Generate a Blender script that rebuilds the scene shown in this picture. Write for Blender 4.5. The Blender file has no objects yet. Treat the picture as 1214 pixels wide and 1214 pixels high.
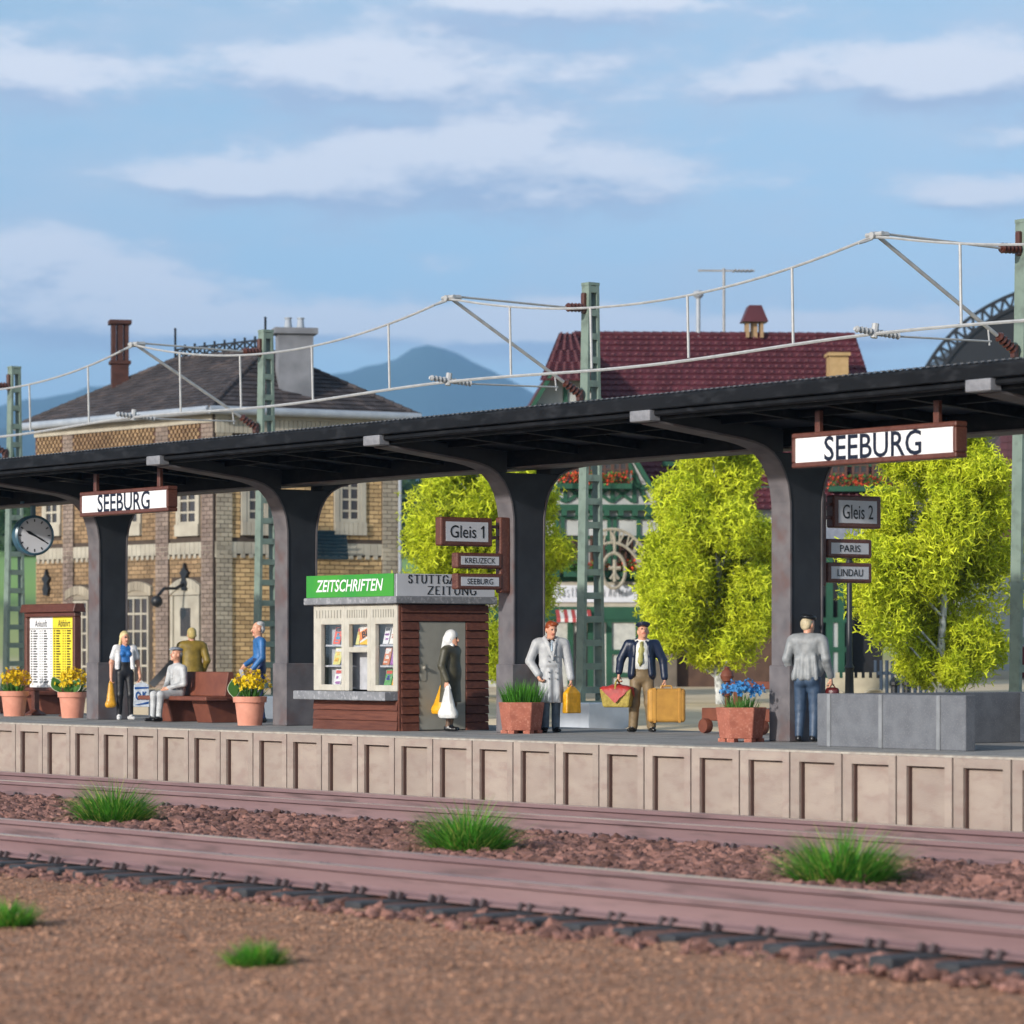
import bpy, math, random
import numpy as np
from mathutils import Matrix, Vector
random.seed(7); rng = np.random.default_rng(11)
SC = bpy.context.scene
COL = SC.collection
R = math.radians

# ------------------------------------------------------------------ camera
# The tracks run along X, Y points away across the platform, Z is up, platform top is z = 0.
VIEW = R(53.712)                       # turn of the view against the tracks
cd = bpy.data.cameras.new('camera'); cam = bpy.data.objects.new('camera', cd); COL.objects.link(cam)
cam.location = (0, 0, 1.25); cam.rotation_euler = (R(90), 0, VIEW)
cd.sensor_width = 36; cd.lens = 4000 / 1214 * 36
cd.shift_y = (775 - 607) / 1214
cd.clip_start = 0.5; cd.clip_end = 40000
cd.dof.use_dof = True; cd.dof.focus_distance = 55; cd.dof.aperture_fstop = 1.65
SC.camera = cam

# ------------------------------------------------------------------ light
SUN_DIR = Vector((0.22, -0.975, 0)).normalized()
SUN_EL = R(18)
to_sun = Vector((SUN_DIR.x * math.cos(SUN_EL), SUN_DIR.y * math.cos(SUN_EL), math.sin(SUN_EL)))
sl = bpy.data.lights.new('sun', 'SUN'); sl.energy = 2.95; sl.angle = R(2.0); sl.color = (1, .95, .88)
so = bpy.data.objects.new('sun', sl); COL.objects.link(so)
so.rotation_euler = to_sun.to_track_quat('Z', 'Y').to_euler(); so.location = (0, 0, 60)
SC.view_settings.view_transform = 'Standard'; SC.view_settings.look = 'None'
SC.view_settings.exposure = 0.75; SC.view_settings.gamma = 1; SC.view_settings.use_curve_mapping = False

W = bpy.data.worlds.new('World'); SC.world = W; W.use_nodes = True
wt = W.node_tree; wt.nodes.clear()
def wn(kind, **kw):
    n = wt.nodes.new(kind)
    for k, v in kw.items(): setattr(n, k, v)
    return n
def wl(a, b): wt.links.new(a, b)
def wm(op, a, b=None, c=None, clamp=False):
    n = wn('ShaderNodeMath', operation=op); n.use_clamp = clamp
    for i, x in enumerate((a, b, c)):
        if x is None: continue
        if isinstance(x, (int, float)): n.inputs[i].default_value = x
        else: wl(x, n.inputs[i])
    return n.outputs[0]
def wmix(f, a, b):
    n = wn('ShaderNodeMix', data_type='RGBA')
    for s, x in ((n.inputs[0], f), (n.inputs[6], a), (n.inputs[7], b)):
        if hasattr(x, 'is_linked'): wl(x, s)
        else: s.default_value = x if isinstance(x, (int, float)) else (*x, 1)
    return n.outputs[2]
tc = wn('ShaderNodeTexCoord'); sep = wn('ShaderNodeSeparateXYZ'); wl(tc.outputs['Generated'], sep.inputs[0])
sx, sy, sz = sep.outputs
hl = wm('SQRT', wm('ADD', wm('MULTIPLY', sx, sx), wm('MULTIPLY', sy, sy)))
el = wm('DIVIDE', sz, wm('MAXIMUM', hl, .02))                 # slope above the horizon
az = wm('SUBTRACT', R(90) + VIEW, wm('ARCTAN2', sy, sx))
# the sky is sampled a little above its pale horizon band, so that it stays blue right down
lift = wn('ShaderNodeCombineXYZ'); wl(sx, lift.inputs[0]); wl(sy, lift.inputs[1])
wl(wm('ADD', wm('MULTIPLY', wm('MAXIMUM', sz, 0), 1.3), .26), lift.inputs[2])
nrm = wn('ShaderNodeVectorMath', operation='NORMALIZE'); wl(lift.outputs[0], nrm.inputs[0])
sky = wn('ShaderNodeTexSky', sky_type='NISHITA'); sky.sun_disc = False
sky.sun_elevation = SUN_EL; sky.sun_rotation = math.atan2(SUN_DIR.x, SUN_DIR.y)
sky.air_density = 1.0; sky.dust_density = 1.0; sky.ozone_density = 1.0
wl(nrm.outputs[0], sky.inputs[0])
# clouds, laid on the dome by bearing and height
cv = wn('ShaderNodeCombineXYZ')
wl(wm('MULTIPLY', az, 14.0), cv.inputs[0]); wl(wm('MULTIPLY', el, 40.0), cv.inputs[1])
def wnoise(vec, scale, detail, rough=.55, off=None):
    n = wn('ShaderNodeTexNoise'); n.inputs['Scale'].default_value = scale
    n.inputs['Detail'].default_value = detail; n.inputs['Roughness'].default_value = rough
    if off:
        a = wn('ShaderNodeVectorMath', operation='ADD'); wl(vec, a.inputs[0]); a.inputs[1].default_value = off; vec = a.outputs[0]
    wl(vec, n.inputs['Vector']); return n.outputs[0]
n1 = wnoise(cv.outputs[0], 1.0, 9, .67)
n1b = wnoise(cv.outputs[0], 1.0, 9, .67, (0.05, .35, 0))
n2 = wnoise(cv.outputs[0], .45, 3, .5, (31.7, 4.2, 0))
# (bearing, height, half width, half height, weight) of the single clouds, in radians / slope
CL = [(-.035, .1405, .062, .0110, .60), (-.010, .1485, .036, .009, .55), (-.085, .1385, .034, .006, .30), (.024, .1345, .034, .007, .30),
      (-.055, .173, .085, .013, .60), (.125, .170, .05, .012, .42), (-.148, .172, .028, .012, .42), (-.128, .113, .04, .010, .62), (-.145, .121, .03, .006, .3),
      (-.09, .0985, .06, .006, .6), (.128, .175, .035, .009, .40), (.07, .1685, .014, .005, .35), (.118, .166, .03, .006, .3),
      (.134, .1355, .025, .006, .45), (.008, .098, .030, .0085, .75), (.055, .096, .045, .005, .55), (.105, .098, .03, .004, .3),
      (-.02, .094, .22, .0065, .34), (-.115, .106, .07, .008, .3), (.05, .192, .09, .008, .34), (.14, .151, .03, .004, .3), (-.02, .196, .05, .007, .3)]
dens = wm('ADD', wm('MULTIPLY', wm('SUBTRACT', n1, .5), 1.5), wm('MULTIPLY', wm('SUBTRACT', n2, .5), .5))
densb = wm('ADD', wm('MULTIPLY', wm('SUBTRACT', n1b, .5), 1.5), wm('MULTIPLY', wm('SUBTRACT', n2, .5), .5))
blob = None; blobb = None
for (a0, e0, aw, ew, w) in CL:
    def g(shift):
        qa = wm('DIVIDE', wm('SUBTRACT', az, a0), aw); qe = wm('DIVIDE', wm('SUBTRACT', el, e0 - shift), ew)
        return wm('MULTIPLY', wm('EXPONENT', wm('MULTIPLY', wm('ADD', wm('MULTIPLY', qa, qa), wm('MULTIPLY', qe, qe)), -1.0)), w)
    x, y = g(0), g(.006)
    blob = x if blob is None else wm('ADD', blob, x)
    blobb = y if blobb is None else wm('ADD', blobb, y)
n3 = wm('MULTIPLY', wm('SUBTRACT', wnoise(cv.outputs[0], 3.2, 6, .6, (5.5, 2.2, 0)), .5), .55)
d1 = wm('ADD', wm('ADD', dens, n3), blob); d2 = wm('ADD', wm('ADD', densb, n3), blobb)
mr = wn('ShaderNodeMapRange', interpolation_type='SMOOTHSTEP'); wl(d1, mr.inputs[0]); mr.inputs[1].default_value = .07; mr.inputs[2].default_value = .54
lt = wm('ADD', wm('MULTIPLY', wm('SUBTRACT', d1, d2), 2.6), wm('ADD', .22, wm('MULTIPLY', d1, .72)), clamp=True)
SKY_STRENGTH = .15
ccol = wmix(lt, (2.1, 2.45, 3.2), (4.2, 4.15, 4.35))
tint = wn('ShaderNodeMix', data_type='RGBA', blend_type='MULTIPLY'); tint.inputs[0].default_value = 1
wl(sky.outputs[0], tint.inputs[6]); tint.inputs[7].default_value = (1.47, 1.34, 1.12, 1)
veil = wn('ShaderNodeMapRange', interpolation_type='SMOOTHSTEP'); wl(wm('ADD', wnoise(cv.outputs[0], .55, 7, .6, (12.3, 7.7, 0)), wm('MULTIPLY', d1, .22)), veil.inputs[0]); veil.inputs[1].default_value = .36; veil.inputs[2].default_value = .78
thin = wmix(wm('MULTIPLY', veil.outputs[0], .62), tint.outputs[2], (2.95, 3.15, 3.6))
fin = wmix(wm('MULTIPLY', mr.outputs[0], .92), thin, ccol)
bg = wn('ShaderNodeBackground'); wl(fin, bg.inputs[0]); bg.inputs[1].default_value = SKY_STRENGTH
wo = wn('ShaderNodeOutputWorld'); wl(bg.outputs[0], wo.inputs[0])

# ------------------------------------------------------------------ materials
MATS = {}
def mat(name, c, c2=None, rough=.7, scale=6, detail=5, bump=0, bscale=None, metal=0, spec=.4, rand=0, stretch=None, contrast=(.35, .65), c3=None, s3=40, coat=0):
    if name in MATS: return MATS[name]
    m = bpy.data.materials.new(name); m.use_nodes = True; t = m.node_tree; b = t.nodes['Principled BSDF']
    b.inputs['Roughness'].default_value = rough; b.inputs['Metallic'].default_value = metal
    b.inputs['Specular IOR Level'].default_value = spec; b.inputs['Coat Weight'].default_value = coat
    tcn = t.nodes.new('ShaderNodeTexCoord'); vec = tcn.outputs['Object']
    if rand:
        ob0 = t.nodes.new('ShaderNodeObjectInfo'); va = t.nodes.new('ShaderNodeVectorMath'); va.operation = 'MULTIPLY_ADD'
        t.links.new(ob0.outputs['Random'], va.inputs[0]); va.inputs[1].default_value = (37, 23, 51); t.links.new(vec, va.inputs[2]); vec = va.outputs[0]
    if stretch:
        mp = t.nodes.new('ShaderNodeMapping'); mp.inputs['Scale'].default_value = stretch; t.links.new(vec, mp.inputs[0]); vec = mp.outputs[0]
    def noise(s, d):
        n = t.nodes.new('ShaderNodeTexNoise'); n.inputs['Scale'].default_value = s; n.inputs['Detail'].default_value = d
        t.links.new(vec, n.inputs['Vector']); return n.outputs[0]
    def mix(f, a, bb, bt='MIX'):
        n = t.nodes.new('ShaderNodeMix'); n.data_type = 'RGBA'; n.blend_type = bt
        for s, x in ((n.inputs[0], f), (n.inputs[6], a), (n.inputs[7], bb)):
            if hasattr(x, 'is_linked'): t.links.new(x, s)
            else: s.default_value = x if isinstance(x, (int, float)) else (*x[:3], 1)
        return n.outputs[2]
    def rng_(x, a, bb):
        n = t.nodes.new('ShaderNodeMapRange'); t.links.new(x, n.inputs[0]); n.inputs[1].default_value = a; n.inputs[2].default_value = bb; return n.outputs[0]
    c2 = c2 or tuple(x * .78 for x in c)
    out = mix(rng_(noise(scale, detail), *contrast), c, c2)
    if c3: out = mix(rng_(noise(s3, 3), .52, .72), out, c3)
    if rand:
        gi = t.nodes.new('ShaderNodeNewGeometry'); oi = t.nodes.new('ShaderNodeObjectInfo')
        ad = t.nodes.new('ShaderNodeMath'); ad.operation = 'ADD'; t.links.new(gi.outputs['Random Per Island'], ad.inputs[0]); t.links.new(oi.outputs['Random'], ad.inputs[1])
        fr = t.nodes.new('ShaderNodeMath'); fr.operation = 'FRACT'; t.links.new(ad.outputs[0], fr.inputs[0])
        mr_ = t.nodes.new('ShaderNodeMapRange'); t.links.new(fr.outputs[0], mr_.inputs[0]); mr_.inputs[3].default_value = 1 - rand; mr_.inputs[4].default_value = 1 + rand
        vm = t.nodes.new('ShaderNodeVectorMath'); vm.operation = 'SCALE'; t.links.new(out, vm.inputs[0]); t.links.new(mr_.outputs[0], vm.inputs['Scale']); out = vm.outputs[0]
    t.links.new(out, b.inputs['Base Color'])
    if bump:
        bn = t.nodes.new('ShaderNodeBump'); bn.inputs['Strength'].default_value = min(1, bump); bn.inputs['Distance'].default_value = .02
        t.links.new(noise(bscale or scale * 5, 6), bn.inputs['Height']); t.links.new(bn.outputs[0], b.inputs['Normal'])
    MATS[name] = m; return m
def glass_mat():
    m = bpy.data.materials.new('clear_glass'); m.use_nodes = True; t = m.node_tree; t.nodes.clear()
    o = t.nodes.new('ShaderNodeOutputMaterial'); a = t.nodes.new('ShaderNodeBsdfTransparent'); g = t.nodes.new('ShaderNodeBsdfGlossy')
    g.inputs['Roughness'].default_value = .02; x = t.nodes.new('ShaderNodeMixShader'); x.inputs[0].default_value = .06
    t.links.new(a.outputs[0], x.inputs[1]); t.links.new(g.outputs[0], x.inputs[2]); t.links.new(x.outputs[0], o.inputs[0]); return m
def leaf_mat(name, c, c2, rand=.35, transl=.35, rough=.6, spec=.25):
    m = mat(name, c, c2, rough=rough, scale=1.5, rand=rand, spec=spec); t = m.node_tree; b = t.nodes['Principled BSDF']; o = t.nodes['Material Output']
    tr = t.nodes.new('ShaderNodeBsdfTranslucent'); x = t.nodes.new('ShaderNodeMixShader'); x.inputs[0].default_value = transl
    t.links.new(b.inputs['Base Color'].links[0].from_socket, tr.inputs[0]); t.links.new(b.outputs[0], x.inputs[1]); t.links.new(tr.outputs[0], x.inputs[2]); t.links.new(x.outputs[0], o.inputs[0]); return m

M_glass = glass_mat()
M_panel = mat('weathered_beige_concrete', (.38, .312, .263), (.285, .22, .192), rough=.85, scale=1.6, bump=.35, bscale=40, contrast=(.25, .8), c3=(.30, .225, .195), s3=3.2, stretch=(1, 1, 2.2), rand=.08)
M_groove_and_shade = mat('dark_brown_joint_and_shade', (.10, .055, .045), rough=.9)
M_plat = mat('grey_platform_asphalt', (.34, .325, .31), (.21, .205, .20), rough=.9, scale=2.0, bump=.5, bscale=60, c3=(.42, .41, .39), s3=26)
M_coping = mat('pale_coping', (.46, .42, .36), (.34, .29, .25), rough=.9, scale=8, bump=.4, bscale=50)
M_rail = mat('rusty_mauve_rail', (.235, .15, .152), (.185, .112, .116), rough=.65, scale=1.3, stretch=(.25, 3, 3), c3=(.13, .085, .085), s3=4.5, spec=.35)
M_railtop = mat('rail_head_worn', (.42, .32, .28), (.24, .155, .15), rough=.42, scale=1.1, stretch=(.2, 6, 6), c3=(.60, .54, .42), s3=1.3, spec=.5)
M_sleeper = mat('dark_sleeper', (.035, .037, .042), (.06, .06, .065), rough=.75, scale=5)
M_stone = mat('red_brown_ballast', (.25, .128, .102), (.155, .078, .064), rough=.92, scale=9, rand=.5, bump=.5, bscale=40, spec=.2)
M_dirt = mat('brown_earth', (.36, .198, .126), (.25, .13, .08), rough=.97, scale=.9, detail=9, bump=1, bscale=14, c3=(.40, .24, .155), s3=16, spec=.15, contrast=(.3, .7))
M_chip = mat('earth_crumbs', (.385, .218, .14), (.265, .14, .09), rough=.95, scale=3, rand=.4, spec=.15)
M_sand = mat('pale_sand', (.50, .42, .30), (.38, .30, .21), rough=.95, scale=.7, bump=.5, bscale=12)
M_col = mat('grey_weathered_steel', (.165, .15, .157), (.105, .097, .105), rough=.62, scale=3, c3=(.13, .08, .075), s3=2.2, bump=.12, bscale=60)
M_web = mat('anthracite_web', (.030, .033, .040), (.021, .023, .029), rough=.6, scale=3, bump=.1, bscale=60)
M_black = mat('black_canopy_steel', (.010, .0105, .0125), (.006, .0065, .008), rough=.6, scale=3, spec=.14, c3=(.020, .021, .024), s3=9, stretch=(.4, 1, 1), bump=.1, bscale=40)
M_soff = mat('dark_soffit_sheet', (.075, .080, .098), (.040, .044, .056), rough=.5, scale=1.0, spec=.3)
M_silver = mat('silver_cap', (.25, .25, .265), (.18, .18, .195), rough=.5, scale=12, bump=.2)
M_brown = mat('brown_sign_enamel', (.125, .040, .026), (.09, .026, .017), rough=.42, scale=8, spec=.5, c3=(.2, .09, .06), s3=60)
M_white = mat('white_sign_face', (.84, .84, .84), (.80, .80, .82), rough=.4, scale=3)
M_lgrey = mat('light_grey_sign_face', (.62, .63, .67), (.57, .58, .62), rough=.4, scale=3)
M_navy = mat('navy_lettering', (.006, .010, .028), rough=.5)
M_ink = mat('black_lettering', (.008, .008, .010), rough=.5)
M_mast = mat('green_grey_mast_paint', (.195, .25, .205), (.155, .205, .168), rough=.55, scale=3, c3=(.12, .15, .125), s3=5)
M_wire = mat('pale_wire_metal', (.40, .40, .395), (.32, .32, .32), rough=.42, scale=6, spec=.5)
M_insul = mat('brown_porcelain', (.085, .026, .016), (.06, .018, .012), rough=.3, spec=.5)
M_winsul = mat('white_porcelain', (.42, .42, .42), rough=.35)
M_foot = mat('pale_blue_concrete', (.52, .56, .62), (.46, .5, .56), rough=.85, scale=4, bump=.15)
M_terra = mat('pink_terracotta', (.68, .30, .21), (.58, .24, .165), rough=.75, scale=5)
M_planter = mat('red_planter_concrete', (.40, .135, .088), (.30, .095, .062), rough=.85, scale=6, bump=.25, bscale=60, c3=(.47, .2, .14), s3=30)
M_soil = mat('dark_soil', (.05, .03, .02), rough=.95)
M_grass = leaf_mat('grass_blades', (.12, .36, .035), (.06, .22, .022), rand=.55)
M_grassy = leaf_mat('straw_blades', (.48, .50, .12), (.30, .42, .07), rand=.35)
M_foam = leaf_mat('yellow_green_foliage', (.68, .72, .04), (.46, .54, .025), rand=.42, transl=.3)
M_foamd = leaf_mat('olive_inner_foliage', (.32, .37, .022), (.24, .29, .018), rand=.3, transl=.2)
M_bark = mat('birch_bark', (.62, .63, .62), (.45, .46, .45), rough=.8, scale=5, c3=(.06, .055, .05), s3=14, stretch=(1, 1, .5))
M_yellow = leaf_mat('yellow_petals', (.78, .56, .015), (.66, .42, .01), rand=.2, transl=.15)
M_blue = leaf_mat('blue_petals', (.05, .24, .55), (.09, .32, .62), rand=.3, transl=.15)
M_leaf = leaf_mat('plant_leaf', (.10, .26, .05), (.07, .19, .04), rand=.25)
M_leafw = mat('pale_leaf_edge', (.62, .68, .52), rough=.6)
M_bench = mat('red_brown_bench', (.19, .062, .037), (.14, .043, .027), rough=.55, scale=5, spec=.4)
M_wood = mat('red_brown_planks', (.155, .052, .032), (.10, .031, .020), rough=.7, scale=2, stretch=(1, 6, 12), bump=.5, bscale=14, rand=.14)
M_cream = mat('cream_window_paint', (.53, .50, .43), (.46, .43, .365), rough=.55, scale=6)
M_kgrey = mat('grey_kiosk_trim', (.23, .235, .25), (.18, .185, .20), rough=.7, scale=6, c3=(.38, .38, .4), s3=18)
M_door = mat('khaki_grey_door', (.34, .325, .275), (.30, .285, .24), rough=.55, scale=4)
M_green = mat('green_sign', (.028, .26, .04), (.06, .32, .03), rough=.4, scale=1)
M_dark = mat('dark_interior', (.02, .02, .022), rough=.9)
M_par = mat('grey_speckled_concrete', (.15, .158, .175), (.115, .121, .136), rough=.85, scale=5, c3=(.19, .195, .21), s3=50, bump=.2, bscale=60)
M_skin = mat('skin', (.66, .35, .23), (.55, .26, .17), rough=.45, scale=14)
M_lip = mat('lips', (.50, .16, .11), rough=.5)
M_eye = mat('eyes_and_brows', (.04, .025, .02), rough=.5)
M_brickr = mat('tan_brick', (.54, .375, .19), (.42, .28, .14), rough=.9, scale=.8, rand=.25, spec=.2)
M_brickl = mat('brown_brick', (.31, .21, .118), (.215, .14, .08), rough=.9, scale=.7, rand=.25, spec=.2)
M_quoin = mat('pale_grey_brick', (.37, .325, .25), (.28, .24, .185), rough=.9, scale=.9, rand=.18, spec=.2)
M_pink = mat('pinkish_pier_brick', (.25, .195, .16), (.185, .14, .12), rough=.9, scale=.9, rand=.2, spec=.2)
M_mortar = mat('dark_mortar', (.075, .055, .042), rough=.95)
M_creamst = mat('cream_stone', (.43, .395, .32), (.34, .305, .245), rough=.85, scale=2)
M_slate = mat('brown_grey_slate', (.060, .050, .051), (.038, .032, .034), rough=.75, scale=.8, rand=.35, c3=(.085, .064, .058), s3=2)
M_gutter = mat('zinc_gutter', (.33, .36, .40), (.27, .30, .34), rough=.45, scale=3, spec=.5)
M_pane = mat('dark_window_glass', (.03, .022, .018), (.05, .035, .03), rough=.12, scale=1, spec=.6)
M_iron = mat('black_iron', (.012, .013, .016), rough=.45, spec=.5)
M_chimb = mat('brown_chimney_brick', (.07, .027, .02), (.045, .018, .014), rough=.85, scale=3, stretch=(1, 1, 3))
M_chimc = mat('grey_rendered_chimney', (.21, .215, .235), (.13, .135, .15), rough=.85, scale=1.3)
M_tile = mat('maroon_roof_tile', (.092, .021, .029), (.068, .015, .021), rough=.5, scale=1, rand=.2, spec=.4)
M_timber = mat('green_timber', (.014, .078, .042), (.010, .06, .032), rough=.6, scale=2)
M_plaster = mat('white_plaster', (.42, .43, .415), (.34, .35, .34), rough=.9, scale=1.5)
M_red = mat('red_geraniums', (.62, .07, .02), (.50, .04, .015), rough=.7, scale=5, rand=.3)
M_teal = mat('dark_teal_shutter', (.012, .035, .055), (.018, .05, .075), rough=.45)
M_fence = mat('blue_grey_fence', (.035, .055, .085), rough=.7)
M_beige = mat('beige_cart_wood', (.50, .44, .32), (.38, .33, .24), rough=.8, scale=3)
M_steelblue = mat('blue_clock_case', (.05, .13, .19), (.035, .10, .15), rough=.35, spec=.6)

# ------------------------------------------------------------------ mesh builder
class MB:
    def __init__(s, M=None): s.v = []; s.f = []; s.M = M
    def add(s, vs, fs):
        n = len(s.v)
        s.v += [tuple(s.M @ Vector(p)) for p in vs] if s.M is not None else [tuple(p) for p in vs]
        s.f += [tuple(i + n for i in f) for f in fs]; return s
    def box(s, a, b):
        x0, y0, z0 = a; x1, y1, z1 = b
        return s.add([(x0, y0, z0), (x1, y0, z0), (x1, y1, z0), (x0, y1, z0), (x0, y0, z1), (x1, y0, z1), (x1, y1, z1), (x0, y1, z1)],
                     [(0, 3, 2, 1), (4, 5, 6, 7), (0, 1, 5, 4), (1, 2, 6, 5), (2, 3, 7, 6), (3, 0, 4, 7)])
    def obox(s, c, size, rot):
        c = Vector(c); hx, hy, hz = (x / 2 for x in size); rm = rot
        vs = [c + rm @ Vector(p) for p in ((-hx, -hy, -hz), (hx, -hy, -hz), (hx, hy, -hz), (-hx, hy, -hz), (-hx, -hy, hz), (hx, -hy, hz), (hx, hy, hz), (-hx, hy, hz))]
        return s.add(vs, [(0, 3, 2, 1), (4, 5, 6, 7), (0, 1, 5, 4), (1, 2, 6, 5), (2, 3, 7, 6), (3, 0, 4, 7)])
    def bar(s, p, q, w, h, up=(0, 0, 1)):
        p, q = Vector(p), Vector(q); d = (q - p).normalized(); u = Vector(up)
        if abs(d.dot(u)) > .95: u = Vector((0, 1, 0))
        a = d.cross(u).normalized() * w / 2; b = d.cross(a).normalized() * h / 2
        vs = [p - a - b, p + a - b, p + a + b, p - a + b, q - a - b, q + a - b, q + a + b, q - a + b]
        return s.add(vs, [(0, 3, 2, 1), (4, 5, 6, 7), (0, 1, 5, 4), (1, 2, 6, 5), (2, 3, 7, 6), (3, 0, 4, 7)])
    def tube(s, p, q, r, r2=None, n=8):
        p, q = Vector(p), Vector(q); r2 = r if r2 is None else r2; d = (q - p).normalized()
        u = d.cross(Vector((0, 0, 1)) if abs(d.z) < .9 else Vector((1, 0, 0))).normalized(); w = d.cross(u)
        vs = []
        for c, rr in ((p, r), (q, r2)):
            for i in range(n):
                a = 2 * math.pi * i / n; vs.append(c + (u * math.cos(a) + w * math.sin(a)) * rr)
        return s.add(vs, [(i, (i + 1) % n, n + (i + 1) % n, n + i) for i in range(n)] + [tuple(range(n))[::-1], tuple(range(n, 2 * n))])
    def path(s, pts, r, n=6):
        for a, b in zip(pts, pts[1:]): s.tube(a, b, r, n=n)
        return s
    def prism(s, poly, ax, a0, a1):
        n = len(poly); vs = []
        for a in (a0, a1):
            for p in poly: vs.append((a, p[0], p[1]) if ax == 0 else (p[0], a, p[1]) if ax == 1 else (p[0], p[1], a))
        return s.add(vs, [(i, (i + 1) % n, n + (i + 1) % n, n + i) for i in range(n)] + [tuple(range(n))[::-1], tuple(range(n, 2 * n))])
    def lathe(s, prof, n=20, c=(0, 0, 0), rot=None):
        vs = []; m = len(prof); c = Vector(c)
        for i in range(n):
            a = 2 * math.pi * i / n
            for r, z in prof:
                p = Vector((r * math.cos(a), r * math.sin(a), z)); vs.append(c + (rot @ p if rot else p))
        fs = [(i * m + j, ((i + 1) % n) * m + j, ((i + 1) % n) * m + j + 1, i * m + j + 1) for i in range(n) for j in range(m - 1)]
        if prof[0][0] > 1e-5: fs.append(tuple(i * m for i in range(n))[::-1])
        if prof[-1][0] > 1e-5: fs.append(tuple(i * m + m - 1 for i in range(n)))
        return s.add(vs, fs)
    def ball(s, c, r, n=10, m=6, sc=(1, 1, 1)):
        prof = [(max(r * math.sin(math.pi * j / m), 1e-6), -r * math.cos(math.pi * j / m)) for j in range(m + 1)]
        return s.lathe(prof, n, c, Matrix.Diagonal(sc))
    def build(s, name, m, parent=None, label=None, bev=0, smooth=False, kind=None, seg=1):
        me = bpy.data.meshes.new(name); me.from_pydata(s.v, [], s.f); me.materials.append(m)
        if smooth: me.polygons.foreach_set('use_smooth', [True] * len(me.polygons))
        me.update(); o = bpy.data.objects.new(name, me); COL.objects.link(o)
        if parent is not None: o.parent = parent
        if bev:
            b = o.modifiers.new('bevel', 'BEVEL'); b.width = bev; b.segments = seg; b.limit_method = 'ANGLE'
        if smooth: 
            try: me.set_sharp_from_angle(angle=R(40))
            except Exception: pass
        if label: o['label'] = label
        if kind: o['kind'] = kind
        return o
def tag(o, label, cat, group=None):
    o['label'] = label; o['category'] = cat
    if group: o['group'] = group
    return o
def thing(name, label, cat, loc=(0, 0, 0), rz=0, group=None):
    o = bpy.data.objects.new(name, None); COL.objects.link(o); o.location = loc; o.rotation_euler = (0, 0, rz); o.empty_display_size = .3
    return tag(o, label, cat, group)
def copy_tree(o, parent=None, loc=None, rz=None):
    c = o.copy(); COL.objects.link(c)
    if parent is not None: c.parent = parent
    if loc is not None: c.location = loc
    if rz is not None: c.rotation_euler = (0, 0, rz)
    for ch in list(o.children): copy_tree(ch, c)
    return c
def np_mesh(name, V, F, m, parent=None, mats=None, idx=None, smooth=False, kind=None):
    """V (n,3), F (m,k) arrays -> one object"""
    V = np.asarray(V, np.float32); F = np.asarray(F, np.int32); k = F.shape[1]
    me = bpy.data.meshes.new(name); me.vertices.add(len(V)); me.vertices.foreach_set('co', V.ravel())
    me.loops.add(F.size); me.loops.foreach_set('vertex_index', F.ravel())
    me.polygons.add(len(F)); me.polygons.foreach_set('loop_start', np.arange(0, F.size, k, dtype=np.int32))
    for mm in (mats or [m]): me.materials.append(mm)
    if idx is not None: me.polygons.foreach_set('material_index', np.asarray(idx, np.int32))
    me.polygons.foreach_set('use_smooth', np.full(len(F), smooth)); me.update(calc_edges=True)
    o = bpy.data.objects.new(name, me); COL.objects.link(o)
    if parent is not None: o.parent = parent
    if kind: o['kind'] = kind
    return o
def text_mesh(txt, M, w, h, name, m, parent, bold=0, depth=.004, shear=0):
    """flat lettering fitted into w x h (ink size), centred on the origin of M (x right, y up, z outward)"""
    cu = bpy.data.curves.new('lettering', 'FONT'); cu.body = txt; cu.align_x = 'CENTER'; cu.offset = bold; cu.shear = shear; cu.resolution_u = 3
    t = bpy.data.objects.new('lettering', cu); COL.objects.link(t)
    me = bpy.data.meshes.new_from_object(t.evaluated_get(bpy.context.evaluated_depsgraph_get()))
    COL.objects.unlink(t); bpy.data.objects.remove(t)
    co = np.zeros(len(me.vertices) * 3, np.float32); me.vertices.foreach_get('co', co); co = co.reshape(-1, 3)
    lo, hi = co.min(0), co.max(0); co[:, 0] = (co[:, 0] - (lo[0] + hi[0]) / 2) * w / (hi[0] - lo[0]); co[:, 1] = (co[:, 1] - (lo[1] + hi[1]) / 2) * h / (hi[1] - lo[1])
    co[:, 2] = depth
    Mn = np.array(M); co = co @ Mn[:3, :3].T + Mn[:3, 3]
    me.vertices.foreach_set('co', co.astype(np.float32).ravel()); me.update(); me.materials.clear(); me.materials.append(m)
    o = bpy.data.objects.new(name, me); COL.objects.link(o); o.parent = parent; return o
def frameM(o, x, y):
    """matrix with x right, y up and z = x cross y outward, at point o"""
    x = Vector(x).normalized(); y = Vector(y).normalized(); z = x.cross(y)
    return Matrix(((x.x, y.x, z.x, o[0]), (x.y, y.y, z.y, o[1]), (x.z, y.z, z.z, o[2]), (0, 0, 0, 1)))
FRONT = ((1, 0, 0), (0, 0, 1))            # a face that looks to -Y
SIDE = ((0, 1, 0), (0, 0, 1))             # a face that looks to +X

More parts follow.
